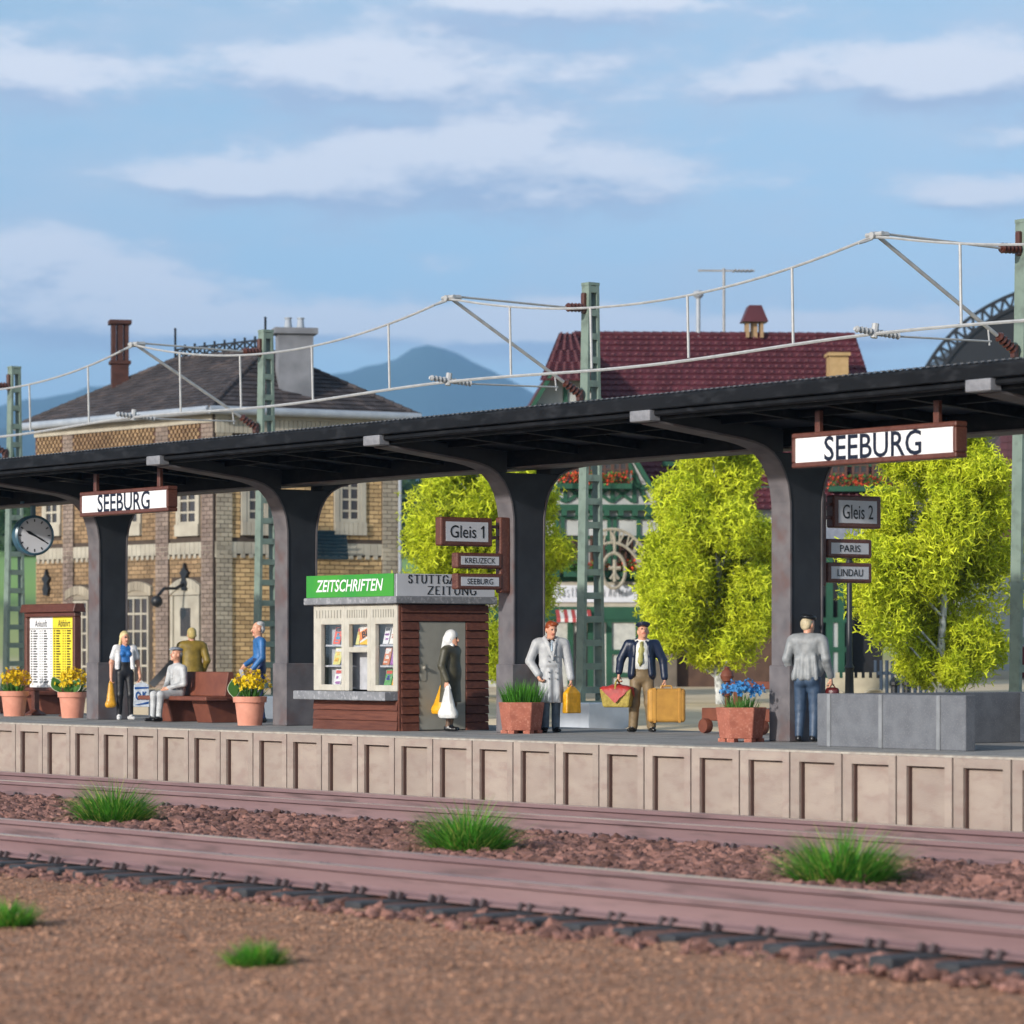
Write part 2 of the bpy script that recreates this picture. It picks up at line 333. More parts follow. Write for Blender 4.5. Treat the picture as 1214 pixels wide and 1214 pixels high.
# ------------------------------------------------------------------ ground and terrain
CS, SN = math.cos(R(36.288)), math.sin(R(36.288))
def fw(xr, zc): return (SN * xr - CS * zc, CS * xr + SN * zc)      # right / forward distances along the view bearing -> world
def hash_noise(x, y, seed=0):
    """smooth value noise, numpy"""
    xi = np.floor(x).astype(np.int64); yi = np.floor(y).astype(np.int64); xf = x - xi; yf = y - yi
    def hsh(a, b):
        n = (a * 374761393 + b * 668265263 + seed * 1442695041) & 0xffffffff
        n = ((n ^ (n >> 13)) * 1274126177) & 0xffffffff
        return ((n ^ (n >> 16)) & 0xffff) / 65535.0
    u = xf * xf * (3 - 2 * xf); v = yf * yf * (3 - 2 * yf)
    return (hsh(xi, yi) * (1 - u) + hsh(xi + 1, yi) * u) * (1 - v) + (hsh(xi, yi + 1) * (1 - u) + hsh(xi + 1, yi + 1) * u) * v
def fbm(x, y, oc=4, seed=0):
    r = 0; a = .5
    for i in range(oc): r = r + a * hash_noise(x * 2 ** i, y * 2 ** i, seed + i); a *= .5
    return r
def grid_mesh(name, X, Y, Z, m, kind='structure', smooth=True):
    ny, nx = X.shape; V = np.stack([X, Y, Z], -1).reshape(-1, 3); i = np.arange(ny * nx).reshape(ny, nx)
    F = np.stack([i[:-1, :-1], i[:-1, 1:], i[1:, 1:], i[1:, :-1]], -1).reshape(-1, 4)
    return np_mesh(name, V, F, m, smooth=smooth, kind=kind)
# earth in front of the tracks, reaching under the ballast up to the platform wall
def earth_z(X, Y):
    return -1.13 + .10 * (fbm(X * .45, Y * .45, 4, 3) - .5) + .05 * (fbm(X * 2.5, Y * 2.5, 3, 9) - .5) + .03 * (fbm(X * 8, Y * 8, 2, 5) - .5)
gx = np.concatenate([np.linspace(-140, -46, 40), np.linspace(-45.8, -9, 560), np.linspace(-8, 60, 20)])
gy = np.concatenate([np.linspace(-60, 9, 16), np.linspace(9.1, 17.6, 190), np.linspace(17.7, 28.75, 12)])
GX, GY = np.meshgrid(gx, gy); GZ = earth_z(GX, GY); GZ = np.where(GY > 17.6, np.minimum(GZ, -1.10), GZ)
grid_mesh('ground', GX, GY, GZ, M_dirt)
# ballast bed
bx_ = np.linspace(-80, -10, 300); by_ = np.linspace(17.2, 28.7, 90); BX, BY = np.meshgrid(bx_, by_)
BZ = -1.075 + .035 * (fbm(BX * 3, BY * 3, 3, 21) - .5); BZ = np.where(BY < 17.5, -1.2, BZ)
grid_mesh('ballast_bed', BX, BY, BZ, M_stone)

def stones(name, pts, size, m, jitter=.35, flat=.75, label=None, parent=None):
    """irregular faceted stones, all in one mesh"""
    ph = (1 + 5 ** .5) / 2
    iv = np.array([(-1, ph, 0), (1, ph, 0), (-1, -ph, 0), (1, -ph, 0), (0, -1, ph), (0, 1, ph), (0, -1, -ph), (0, 1, -ph), (ph, 0, -1), (ph, 0, 1), (-ph, 0, -1), (-ph, 0, 1)]) / 1.902
    fi = np.array([(0, 11, 5), (0, 5, 1), (0, 1, 7), (0, 7, 10), (0, 10, 11), (1, 5, 9), (5, 11, 4), (11, 10, 2), (10, 7, 6), (7, 1, 8), (3, 9, 4), (3, 4, 2), (3, 2, 6), (3, 6, 8), (3, 8, 9), (4, 9, 5), (2, 4, 11), (6, 2, 10), (8, 6, 7), (9, 8, 1)])
    n = len(pts); V = np.repeat(iv[None], n, 0) * (1 + jitter * rng.uniform(-1, 1, (n, 12, 1)))
    V = V * (rng.uniform(.7, 1.25, (n, 1, 3)) * np.array([1, 1, flat]))
    a = rng.uniform(0, 2 * np.pi, n); c, s_ = np.cos(a)[:, None], np.sin(a)[:, None]
    V = np.stack([V[..., 0] * c - V[..., 1] * s_, V[..., 0] * s_ + V[..., 1] * c, V[..., 2]], -1)
    V = V * (size * rng.lognormal(0, .28, n))[:, None, None] + np.asarray(pts)[:, None, :]
    F = (fi[None] + 12 * np.arange(n)[:, None, None]).reshape(-1, 3)
    o = np_mesh(name, V.reshape(-1, 3), F, m, kind='stuff', parent=parent)
    if label: o['label'] = label
    return o
def band(y0, y1, dens, xpad=4.5):
    """random points in the strip of ground the photograph shows between two distances"""
    out = []
    while len(out) < dens * (y1 - y0) * 40:
        y = rng.uniform(y0, y1); xl = -1.909 * y - xpad; xr = -1.0 * y + xpad; out.append((rng.uniform(xl, xr), y))
    return np.array(out)
p = band(20.05, 25.35, 230); z = -1.045 + .06 * (fbm(p[:, 0] * 1.5, p[:, 1] * 1.5, 3, 2) - .5) + rng.uniform(-.02, .035, len(p))
stones('ballast', np.column_stack([p, z]), .054, M_stone, label='red brown ballast stones heaped between the two tracks')
p = np.vstack([band(25.9, 28.6, 40), band(17.5, 19.6, 60)])
stones('ballast', np.column_stack([p, np.where(p[:, 1] < 18.1, -1.125, -1.085)]), .055, M_stone, label='red brown ballast stones between the rails of the tracks')
p = band(16.95, 17.45, 38); z = -1.13 + .04 * (p[:, 1] - 17.0) + rng.uniform(-.02, .02, len(p))
stones('ballast', np.column_stack([p, z]), .046, M_stone, label='loose reddish stones along the front edge of the near track')
p = band(9.6, 17.3, 110, .8); z = earth_z(p[:, 0], p[:, 1]) + .004
stones('earth_crumbs', np.column_stack([p, z]), .0125, M_chip, label='small crumbs and grit scattered on the brown earth', flat=.5)
p = band(9.6, 17.3, 4, .8); z = earth_z(p[:, 0], p[:, 1]) + .008
stones('earth_crumbs', np.column_stack([p, z]), .026, M_chip, label='larger pebbles scattered on the brown earth', flat=.45)

# ground behind the platform: a shallow trench, then the sandy forecourt that rises gently to the fields
zs = np.concatenate([np.linspace(30, 75, 46), np.linspace(76, 140, 33), np.geomspace(145, 700, 40)])
xs = np.linspace(-1, 1, 90)
ZC = np.repeat(zs[:, None], len(xs), 1); XR = xs[None] * (40 + ZC * .45)
TX, TY = fw(XR, ZC)
def forecourt_z(X, Y, zc):
    z = np.interp(zc, [30, 60, 75, 95, 130, 160, 220, 330, 480, 700], [-.33, -.3, -.1, .25, .4, 1, 4.5, 11, 19, 24])
    z = np.where(zc > 140, z + 3 * (fbm(X * .01, Y * .01, 3, 5) - .5) * np.clip((zc - 140) / 150, 0, 1), z)
    return np.where(Y < 40.2, -1.1, np.where(Y < 41.0, -1.1 + (z + 1.1) * (Y - 40.2) / .8, z))
keep = TY
TZ = forecourt_z(TX, TY, ZC); TZ = np.where(TY < 35, -1.3, TZ)
M_field = mat('field_and_forecourt', (.66, .52, .34), (.50, .39, .25), rough=.95, scale=.5, bump=.4, bscale=6)
def field_mat():
    m = M_field; t = m.node_tree; b = t.nodes['Principled BSDF']; src = b.inputs['Base Color'].links[0].from_socket
    g = t.nodes.new('ShaderNodeNewGeometry'); sp = t.nodes.new('ShaderNodeSeparateXYZ'); t.links.new(g.outputs['Position'], sp.inputs[0])
    ns = t.nodes.new('ShaderNodeTexNoise'); ns.inputs['Scale'].default_value = .02; t.links.new(g.outputs['Position'], ns.inputs['Vector'])
    ad = t.nodes.new('ShaderNodeMath'); ad.operation = 'MULTIPLY_ADD'; t.links.new(ns.outputs[0], ad.inputs[0]); ad.inputs[1].default_value = 3; t.links.new(sp.outputs[2], ad.inputs[2])
    cr = t.nodes.new('ShaderNodeValToRGB'); mrn = t.nodes.new('ShaderNodeMapRange'); t.links.new(ad.outputs[0], mrn.inputs[0]); mrn.inputs[1].default_value = 1; mrn.inputs[2].default_value = 25
    t.links.new(mrn.outputs[0], cr.inputs[0]); e = cr.color_ramp; e.interpolation = 'LINEAR'
    e.elements[0].position = 0; e.elements[0].color = (.36, .34, .14, 1); e.elements[1].position = 1; e.elements[1].color = (.05, .09, .045, 1)
    for p_, c_ in ((.12, (.30, .34, .11, 1)), (.22, (.12, .20, .05, 1)), (.28, (.22, .36, .08, 1)), (.5, (.20, .34, .10, 1)), (.6, (.06, .11, .04, 1))):
        q = e.elements.new(p_); q.color = c_
    fa = t.nodes.new('ShaderNodeMapRange'); t.links.new(sp.outputs[2], fa.inputs[0]); fa.inputs[1].default_value = .45; fa.inputs[2].default_value = 1.2
    mx = t.nodes.new('ShaderNodeMix'); mx.data_type = 'RGBA'; t.links.new(fa.outputs[0], mx.inputs[0]); t.links.new(src, mx.inputs[6]); t.links.new(cr.outputs[0], mx.inputs[7])
    t.links.new(mx.outputs[2], b.inputs['Base Color'])
field_mat()
grid_mesh('forecourt', TX, TY, TZ, M_field)
# far plain and mountains
zs = np.geomspace(650, 12600, 90); xs = np.linspace(-1, 1, 220); ZC = np.repeat(zs[:, None], len(xs), 1); XR = xs[None] * ZC * .5
MX, MY = fw(XR, ZC)
bear = XR / ZC
def ridge(b):
    return np.interp(b, [-.5, -.3, -.19, -.152, -.125, -.09, -.06, -.045, -.032, -.0285, -.0225, -.018, -.012, -.004, .006, .02, .05, .09, .115, .14, .2, .35, .5],
                        [.05, .07, .066, .0735, .0785, .083, .0805, .083, .0875, .0902, .0905, .0893, .0868, .083, .0775, .074, .076, .078, .079, .076, .07, .06, .05])
near = np.interp(ZC, [650, 1500, 3600], [22, 60, 60])
H = near + (ridge(bear) * 9000 - 60) * np.exp(-((ZC - 9000) / 1860) ** 2) * (1 + .05 * (fbm(bear * 160, ZC * .0007, 4, 4) - .5))
H = H + 360 * np.exp(-((ZC - 6150) / 990) ** 2) * (.75 + .6 * (fbm(bear * 22 + 3, ZC * .00027, 4, 8) - .5))
H = H + 40 * (fbm(MX * .0027, MY * .0027, 4, 6) - .5) * np.clip((ZC - 700) / 1500, 0, 1)
H[0] = 15
M_mtn = mat('wooded_mountain', (.022, .050, .052), (.035, .066, .056), rough=.95, scale=.0015, detail=8)
grid_mesh('hills', MX, MY, H, M_mtn)
# level ground all round the place, out to the horizon
o = MB().add([(-14500, -1500, -1.45), (2500, -1500, -1.45), (2500, 13500, -1.45), (-14500, 13500, -1.45)], [(0, 1, 2, 3)]).build('plain', mat('distant_plain', (.16, .19, .08), (.12, .15, .06), scale=.01), kind='structure')

# ------------------------------------------------------------------ tracks
XA, XB = -80, -8
def make_track(label, rail_ys):
    y0 = sum(rail_ys) / 2; t = thing('railway_track', label, 'railway track', (0, y0, 0), 0, 'railway tracks in front of the platform')
    zt, zb = -.80, -1.045
    for ry in rail_ys:
        y = ry - y0; m = MB()
        web = [(y - .10, zb), (y + .10, zb), (y + .10, zb + .018), (y + .03, zb + .045), (y + .012, zb + .07), (y + .012, zt - .075), (y + .058, zt - .055), (y + .058, zt - .008), (y - .058, zt - .008), (y - .058, zt - .055), (y - .012, zt - .075), (y - .012, zb + .07), (y - .03, zb + .045), (y - .10, zb + .018)]
        m.prism(web, 0, XA, XB); r = m.build('rail', M_rail, t)
        MB().box((XA, y - .056, zt - .0078), (XB, y + .056, zt)).build('rail_head', M_railtop, r, bev=.004)
    sm = MB().box((-.13, rail_ys[0] - y0 - .62, zb - .16), (.13, rail_ys[1] - y0 + .62, zb - .004)).build('sleeper', M_sleeper, t, bev=.015)
    cm = MB()
    for ry in rail_ys:
        for sd in (-1, 1):
            for dx in (-.07, .07):
                cm.obox((dx, ry - y0 + sd * .12, zb + .035), (.045, .05, .075), Matrix.Rotation(sd * .4, 3, 'X'))
    clip = cm.build('rail_clip', mat('dark_rail_clip', (.085, .06, .062), rough=.7), sm, kind='stuff')
    n = 0; x = -1.9 * (y0 + 1.5)
    sm.location.x = x
    while x < -.98 * (y0 - 1) and n < 72:
        x += .66; c = copy_tree(sm, t); c.location = (x + rng.uniform(-.04, .04), rng.uniform(-.05, .05), rng.uniform(-.012, 0)); n += 1
    return t
make_track('far railway track with mauve rusty rails, close along the beige platform wall', (25.75, 27.65))
make_track('near railway track with mauve rusty rails and exposed dark sleeper ends, beside the brown earth', (18.05, 19.75))

# ------------------------------------------------------------------ platform
PY0, PY1 = 28.9, 34.7
MB().box((-110, PY0 + .1, -1.4), (15, PY1, -.008)).build('platform_core', M_par, kind='structure')
pt = MB().box((-110, PY0 + .34, -.03), (15, PY1 + .02, 0)).build('platform', M_plat, kind='structure')
MB().box((-110, PY0 + .004, -.028), (15, PY0 + .336, -.002)).build('coping', M_coping, pt)
pm = MB(); w = 1.014; g_ = .015
# a pressed panel: raised border, sunken field
fz0, fz1 = -1.15, -.03
fl, fr, ft, dp = .185, .145, .12, .088
pm.box((g_, 0, fz0), (fl, .09, fz1)); pm.box((w - fr, 0, fz0), (w - g_, .09, fz1)); pm.box((fl, 0, fz1 - ft), (w - fr, .09, fz1))
pm.box((fl, dp, fz0), (w - fr, .0935, fz1 - ft))
pan = pm.build('edge_panel', M_panel, pt, bev=.008)
MB().box((fl + .001, dp - .05, fz0), (fl + .016, dp + .0052, fz1 - ft - .001)).box((fl + .017, dp - .03, fz1 - ft - .014), (w - fr - .001, dp + .0052, fz1 - ft - .001)).build('grime_shade_bead', M_groove_and_shade, pan)  # brown wash and recess shade, put in as dark strips left and top
panx = [-62.0 + 1.014 * k + .35 for k in range(-12, 42)]
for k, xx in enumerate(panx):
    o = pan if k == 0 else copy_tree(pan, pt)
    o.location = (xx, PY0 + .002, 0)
MB().box((-110, PY0 + .0945, -1.3), (15, PY0 + .0985, -.034)).build('joint_backing', M_groove_and_shade, pt)

# ------------------------------------------------------------------ canopy
cn = thing('platform_canopy', 'long black butterfly canopy on grey T-shaped steel columns along the platform', 'canopy', (0, 31.78, 0))
CYC = 31.78
def yy(a): return a - CYC
CX0, CX1 = -84, -14
rear = lambda y: 2 * CYC - y
deck = [(29.0, 4.78), (29.0, 4.66), (31.55, 4.46), (32.01, 4.46), (rear(29.0), 4.66), (rear(29.0), 4.78), (31.9, 4.55), (31.66, 4.55)]
MB().prism([(yy(a), b) for a, b in deck], 0, CX0, CX1).build('roof_deck', M_soff, cn)
def strip(name, pts, m, bev=.01, both=True):
    mb = MB(); mb.prism([(yy(a), b) for a, b in pts], 0, CX0, CX1); mb.build(name, m, cn, bev=bev)
    if both: MB().prism([(yy(rear(a)), b) for a, b in pts][::-1], 0, CX0, CX1).build(name, m, cn, bev=bev)
strip('fascia', [(28.93, 4.60), (28.998, 4.60), (28.998, 4.80), (28.95, 4.80), (28.93, 4.77)], M_black, .012)
strip('gutter', [(28.985, 4.515), (29.10, 4.515), (29.10, 4.592), (28.985, 4.592)], M_black, .02)
strip('eaves_rail', [(29.12, 4.47), (29.17, 4.47), (29.17, 4.63), (29.12, 4.63)], M_black, .008)
strip('valley_beam', [(31.56, 4.20), (32.0, 4.20), (32.0, 4.458), (31.56, 4.458)], M_black, .01, False)
strip('beam_flange', [(31.50, 4.17), (32.06, 4.17), (32.06, 4.197), (31.50, 4.197)], M_col, .004, False)
tm = MB(); x = -60.0
while x < -28: tm.box((x, yy(28.934), 4.802), (x + .06, yy(28.99), 4.818)); x += .12
tm.build('edge_teeth', mat('worn_edge', (.10, .105, .115), rough=.5), cn, kind='stuff')
for py in (30.25,):
    zz = 4.66 - (py - 29) * .078
    strip('purlin', [(py - .04, zz - .11), (py + .04, zz - .11), (py + .04, zz - .002), (py - .04, zz - .002)], M_black, .006)
colX = [-56.45 + 6.62 * k for k in range(-1, 6)]
rm = MB()
rm.prism([(yy(29.18), 4.50), (yy(31.5), 4.32), (yy(31.5), 4.455), (yy(29.18), 4.635)], 0, -.05, .05)
rib = rm.build('rib', M_black, cn, bev=.006); first = True
for cx in colX[:-1]:
    for q in (.27, .5, .73):
        o = rib if first else rib.copy()
        if not first: COL.objects.link(o); o.parent = cn
        o.location.x = cx + .19 + 6.62 * q; first = False
def profile():
    lowf = [(31.5, 3.05), (31.495, 3.4), (31.46, 3.62), (31.40, 3.80), (31.30, 3.97), (31.17, 4.10), (31.0, 4.19), (30.8, 4.245), (30.6, 4.28), (29.1, 4.455)]
    return lowf
lf = profile()
cm = MB()
FX = .19
# shaft with flared head, front and rear arms; a slot stays open below the valley beam
head = [(31.5, 1.07)] + lf[:6] + [(31.17, 4.10), (32.39, 4.10)] + [(rear(a), b) for a, b in lf[:6]][::-1] + [(rear(31.5), 1.07)]
hd = []
for q in head:
    if not hd or (abs(q[0] - hd[-1][0]) + abs(q[1] - hd[-1][1])) > 1e-4: hd.append(q)
cm.prism([(yy(a), b) for a, b in hd], 0, -FX, FX)
front = [(31.17, 4.1005)] + lf[6:] + [(29.1, 4.60), (31.36, 4.43), (31.36, 4.1005)]
cm.prism([(yy(a), b) for a, b in front], 0, -FX, FX)
cm.prism([(yy(rear(a)), b) for a, b in front], 0, -FX, FX)
c0 = cm.build('column', M_web, cn, bev=.012)
for mir in (False, True):
    q = [(31.5, 1.07)] + lf; q2 = [(a - .004 if b < 3.9 else a - .003, b - (.0 if b < 3.9 else .004)) for a, b in q]; fl_ = MB()
    for (A, B) in zip(q, q[1:]):
        ny_, nz_ = -(B[1] - A[1]), (B[0] - A[0]); ln_ = math.hypot(ny_, nz_); ny_, nz_ = ny_ / ln_ * .03, nz_ / ln_ * .03
        pts_ = [A, B, (B[0] + ny_, B[1] + nz_), (A[0] + ny_, A[1] + nz_)]
        fl_.prism([(yy(rear(a) if mir else a), b) for a, b in pts_], 0, -FX - .012, FX + .012)
    fl_.build('flange', M_col, c0)
pp = MB().box((-FX - .03, yy(31.43), 0), (FX + .03, yy(rear(31.43)), 1.085)).build('pedestal', M_col, c0, bev=.015)
e0 = MB().box((-FX - .03, yy(28.90), 4.445), (FX + .03, yy(29.099), 4.598)).build('end_cap', M_silver, c0, bev=.012)
MB().box((-FX - .03, yy(rear(29.099)), 4.445), (FX + .03, yy(rear(28.90)), 4.598)).build('end_cap', M_silver, c0, bev=.012)
fm = MB(); pts = [(29.101, 4.452), (30.55, 4.278)]
fm.prism([(yy(pts[0][0]), pts[0][1]), (yy(pts[1][0]), pts[1][1] + .002), (yy(pts[1][0]), pts[1][1] - .014), (yy(pts[0][0]), pts[0][1] - .014)], 0, -.07, .07)
fm.build('arm_flange', mat('worn_arm_edge', (.26, .26, .28), (.18, .18, .2), rough=.5), c0)
for k, cx in enumerate(colX):
    o = c0 if k == 0 else copy_tree(c0, cn)
    o.location = (cx + FX, 0, 0)

# ------------------------------------------------------------------ station signs
def seeburg(x0, x1, z0, z1, label):
    y = 29.65; cx = (x0 + x1) / 2; hw = (x1 - x0) / 2; t = thing('station_sign', label, 'station sign', (cx, y, 0), 0, 'station name signs under the canopy')
    fr_ = MB(); b = .07
    fr_.box((-hw, -.10, z0), (hw, .10, z0 + b)); fr_.box((-hw, -.10, z1 - b), (hw, .10, z1)); fr_.box((-hw, -.10, z0 + b), (-hw + b, .10, z1 - b)); fr_.box((hw - b, -.10, z0 + b), (hw, .10, z1 - b))
    fr_.build('sign_frame', M_brown, t, bev=.018, seg=2)
    f = MB().box((-hw + b, -.085, z0 + b), (hw - b, .085, z1 - b)).build('sign_face', M_white, t)
    text_mesh('SEEBURG', frameM((0, -.0852, (z0 + z1) / 2), *FRONT), hw * 2 * .59, .325, 'lettering', M_navy, f, bold=.012)
    for hx in (-hw * .72, hw * .72):
        MB().box((hx - .05, -.035, z1 - .004), (hx + .05, .035, 4.46)).build('hanger', M_brown, t, bev=.008)
seeburg(-33.97, -30.83, 3.715, 4.175, 'large white SEEBURG sign in brown frame above the grey parapet')
seeburg(-53.35, -50.24, 3.70, 4.14, 'white station sign SEEBURG in brown frame hanging above the blonde woman')

def gleis(x, ya, yb, post_y, rows, label, tilt):
    """cluster of boards on a brown post fixed to a column; rows = (y0, y1, z0, z1, text)"""
    t = thing('direction_sign', label, 'direction sign', (x, post_y, 0), 0, 'track signs on the columns')
    z0 = min(r[2] for r in rows) - .05; z1 = max(r[3] for r in rows) + .02
    MB().box((-.075, -.10, z0), (.075, .10, z1)).build('post', M_brown, t, bev=.03, seg=2)
    for (a, b, c, d, tx) in rows:
        big = tx.startswith('Gleis'); bw = .09 if big else .07
        fr_ = MB().box((-.085, a - post_y, c), (.085, b - post_y, d)).build('board', M_brown, t, bev=.025, seg=2)
        f = MB().box((-.088, a - post_y + bw, c + bw * .8), (.0885, b - post_y - bw, d - bw * .8)).build('board_face', M_lgrey, fr_)
        text_mesh(tx, frameM((.089, (a + b) / 2 - post_y, (c + d) / 2), *SIDE), (b - a - 2 * bw) * (.80 if tx != 'PARIS' else .55) * (.85 if tx == 'SEEBURG' or tx == 'LINDAU' else 1), (d - c) * (.44 if big else .36), 'lettering', M_ink, f, bold=.004)
        if tx.endswith('1'):
            lw_ = (b - a - 2 * bw) * .80; ch_ = (d - c) * .44; xr_ = (a + b) / 2 - post_y + lw_ / 2; zt_ = (c + d) / 2 + ch_ / 2
            MB().bar((.0895, xr_ - .012, zt_ - .012), (.0895, xr_ - .055, zt_ - .05), .022, .003, (1, 0, 0)).build('lettering', M_ink, f)
        if big:
            e1, e2 = (b, post_y - .1) if post_y > b else (post_y + .1, a)
            for zz in (c + .12, d - .16): MB().box((-.03, min(e1, e2) - post_y, zz), (.03, max(e1, e2) - post_y, zz + .05)).build('bracket', M_brown, t)
gleis(-42.98, 0, 0, 31.38, [(30.13, 31.12, 2.93, 3.38, 'Gleis 1'), (30.44, 31.31, 2.585, 2.83, 'KREUZECK'), (30.44, 31.31, 2.255, 2.505, 'SEEBURG')], 'brown framed boards Gleis 1, KREUZECK and SEEBURG on the column beside the kiosk', 0)
gleis(-36.38, 0, 0, 32.16, [(32.38, 33.30, 3.06, 3.53, 'Gleis 2'), (32.26, 33.12, 2.63, 2.90, 'PARIS'), (32.26, 33.12, 2.27, 2.56, 'LINDAU')], 'brown framed boards Gleis 2, PARIS and LINDAU behind the column with the man in grey', 0)

# clock
t = thing('station_clock', 'round blue platform clock with pale dial hanging under the canopy', 'clock', (-59.25, 31.78, 3.58), R(78))
ring = MB().lathe([(.0, -.14), (.30, -.14), (.365, -.10), (.365, .10), (.33, .13), (.32, .13), (.32, .095), (0, .095)], 36, (0, 0, 0), Matrix.Rotation(R(90), 3, 'X')).build('clock_case', M_steelblue, t, smooth=True)
dial = MB().lathe([(0, .090), (.318, .090), (.318, .10), (0, .10)], 36, (0, 0, 0), Matrix.Rotation(R(90), 3, 'X')).build('dial', M_lgrey, t)
mk = MB()
for k in range(12):
    a = R(30 * k); mk.obox((.27 * math.sin(a), -.103, .27 * math.cos(a)), (.022, .004, .05), Matrix.Rotation(a, 3, 'Y'))
mk.build('hour_marks', M_ink, dial)
def hand(ang, ln, w, nm, y):
    a = R(ang); MB().prism([(-w * .5, -.05), (w * .5, -.05), (w, ln * .6), (0, ln), (-w, ln * .6)], 1, y, y - .004).build(nm, M_ink, dial).rotation_euler = (0, a, 0)
hand(-62, .19, .028, 'hour_hand', -.106); hand(120, .27, .018, 'minute_hand', -.112)
t.scale = (1.09, 1.09, 1.09)
st = MB(); st.tube((0, 0, .35), (0, 0, .58), .05); st.box((-.22, -.09, .55), (.22, .09, .615)); st.build('clock_bracket', M_steelblue, t)

# ------------------------------------------------------------------ kiosk
KX0, KX1, KY0, KY1 = -47.41, -44.89, 30.70, 32.48
kk = thing('newspaper_kiosk', 'brown boarded newspaper kiosk with cream windows and green ZEITSCHRIFTEN sign', 'kiosk', (KX1, KY0, 0))
wd, dpk = KX1 - KX0, KY1 - KY0
MB().box((-wd + .04, dpk - .08, 0), (-.04, dpk - .03, 2.06)).box((-wd + .04, .06, 0), (-wd + .09, dpk - .081, 2.06)).box((-.09, .06, 0), (-.045, .30, 2.06)).box((-.09, 1.30, 0), (-.045, dpk - .082, 2.06)).box((-.09, .301, 1.76), (-.045, 1.299, 2.06)).box((-wd + .091, .03, 0), (-.091, .07, .49)).build('wall', M_dark, kk)
MB().box((-wd + .05, .075, .02), (-.095, dpk - .09, .06)).build('floor', M_dark, kk)
def planks(face, spans, z0, z1, n, lab=None):
    h = (z1 - z0) / n
    for i in range(n):
        for (a, b) in spans:
            za, zb = z0 + i * h, z0 + (i + 1) * h - .006; j = rng.uniform(-.006, .008); o1, o2 = .035 + j, .012 + j
            if face == 'side': pr_ = MB().add([(-.044, a, za), (o1, a, za), (o2, a, zb), (-.044, a, zb), (-.044, b, za), (o1, b, za), (o2, b, zb), (-.044, b, zb)], [(0, 1, 2, 3), (7, 6, 5, 4), (1, 5, 6, 2), (0, 4, 5, 1), (3, 2, 6, 7), (0, 3, 7, 4)])
            else: pr_ = MB().add([(a, .028, za), (a, -o1, za), (a, -o2, zb), (a, .028, zb), (b, .028, za), (b, -o1, za), (b, -o2, zb), (b, .028, zb)], [(0, 1, 2, 3), (7, 6, 5, 4), (1, 5, 6, 2), (0, 4, 5, 1), (3, 2, 6, 7), (0, 3, 7, 4)])
            pr_.build('plank', M_wood, kk, bev=.006)
planks('side', [(.04, .385), (1.315, dpk - .01)], .0, 1.77, 13)
planks('side', [(.04, dpk - .01)], 1.776, 2.05, 2)
planks('front', [(-wd + .02, -.02)], 0, .49, 3)
MB().box((-.044, 0, 0), (.012, .036, 2.05)).build('corner_post', M_wood, kk)
dr = MB().box((-.03, .39, .015), (.012, 1.31, 1.768)).build('door', M_door, kk, bev=.006)
hm = MB(); hm.prism([(.47 + .055 * math.cos(a), .95 + (.10 if math.sin(a) > 0 else -.10) + .05 * math.sin(a)) for a in [2 * math.pi * i / 16 for i in range(16)]], 0, .012, .02); hm.ball((.045, .47, 1.02), .032); hm.tube((.018, .47, 1.02), (.04, .47, 1.02), .014)
hm.build('handle', M_door, dr)
MB().box((-wd - .24, -.26, .49), (-.03, .10, .635)).build('sill', M_kgrey, kk, bev=.012)
MB().box((-wd - .10, -.14, 2.06), (.12, dpk + .1, 2.175)).build('roof_slab', M_kgrey, kk, bev=.012)
MB().box((-wd - .06, -.09, 2.176), (.075, dpk + .06, 2.535)).build('sign_box', M_kgrey, kk)
gs = MB().box((-wd - .065, -.104, 2.18), (.0, -.091, 2.545)).build('sign_panel', M_green, kk)
gs['label'] = 'green ZEITSCHRIFTEN panel'
text_mesh('ZEITSCHRIFTEN', frameM((-wd / 2 - .03, -.1045, 2.37), *FRONT), wd * .79, .20, 'lettering', M_white, gs, bold=.012, shear=.25)
ws = MB().box((.076, -.10, 2.18), (.089, dpk + .06, 2.54)).build('sign_panel', M_lgrey, kk); ws['label'] = 'pale STUTTGARTER ZEITUNG panel'
# roman capitals with serifs, drawn as strokes
GLY = {'S': [[(.8, .82), (.62, 1), (.3, 1), (.12, .8), (.2, .6), (.7, .42), (.85, .22), (.68, .0), (.3, 0), (.1, .2)]],
       'T': [[(.05, 1), (.95, 1)], [(.5, 1), (.5, 0)]], 'U': [[(.15, 1), (.15, .25), (.35, 0), (.65, 0), (.85, .25), (.85, 1)]],
       'G': [[(.88, .8), (.65, 1), (.3, .97), (.1, .7), (.1, .3), (.3, .02), (.65, 0), (.88, .18), (.88, .45), (.6, .45)]],
       'A': [[(.02, 0), (.5, 1), (.98, 0)], [(.22, .38), (.78, .38)]], 'R': [[(.15, 0), (.15, 1), (.6, 1), (.8, .8), (.6, .52), (.15, .52)], [(.5, .52), (.95, 0)]],
       'E': [[(.85, 1), (.15, 1), (.15, 0), (.88, 0)], [(.15, .52), (.65, .52)]], 'Z': [[(.1, 1), (.88, 1), (.1, 0), (.92, 0)]],
       'I': [[(.5, 1), (.5, 0)]], 'N': [[(.12, 0), (.12, 1), (.86, 0), (.86, 1)]]}
SER = {'T': [(.5, 0)], 'U': [(.15, 1), (.85, 1)], 'A': [(.02, 0), (.98, 0)], 'R': [(.15, 0), (.95, 0)], 'I': [(.5, 0), (.5, 1)], 'N': [(.12, 0), (.86, 1)]}
WID = {'I': .42, 'S': .72, 'E': .8, 'R': .92}
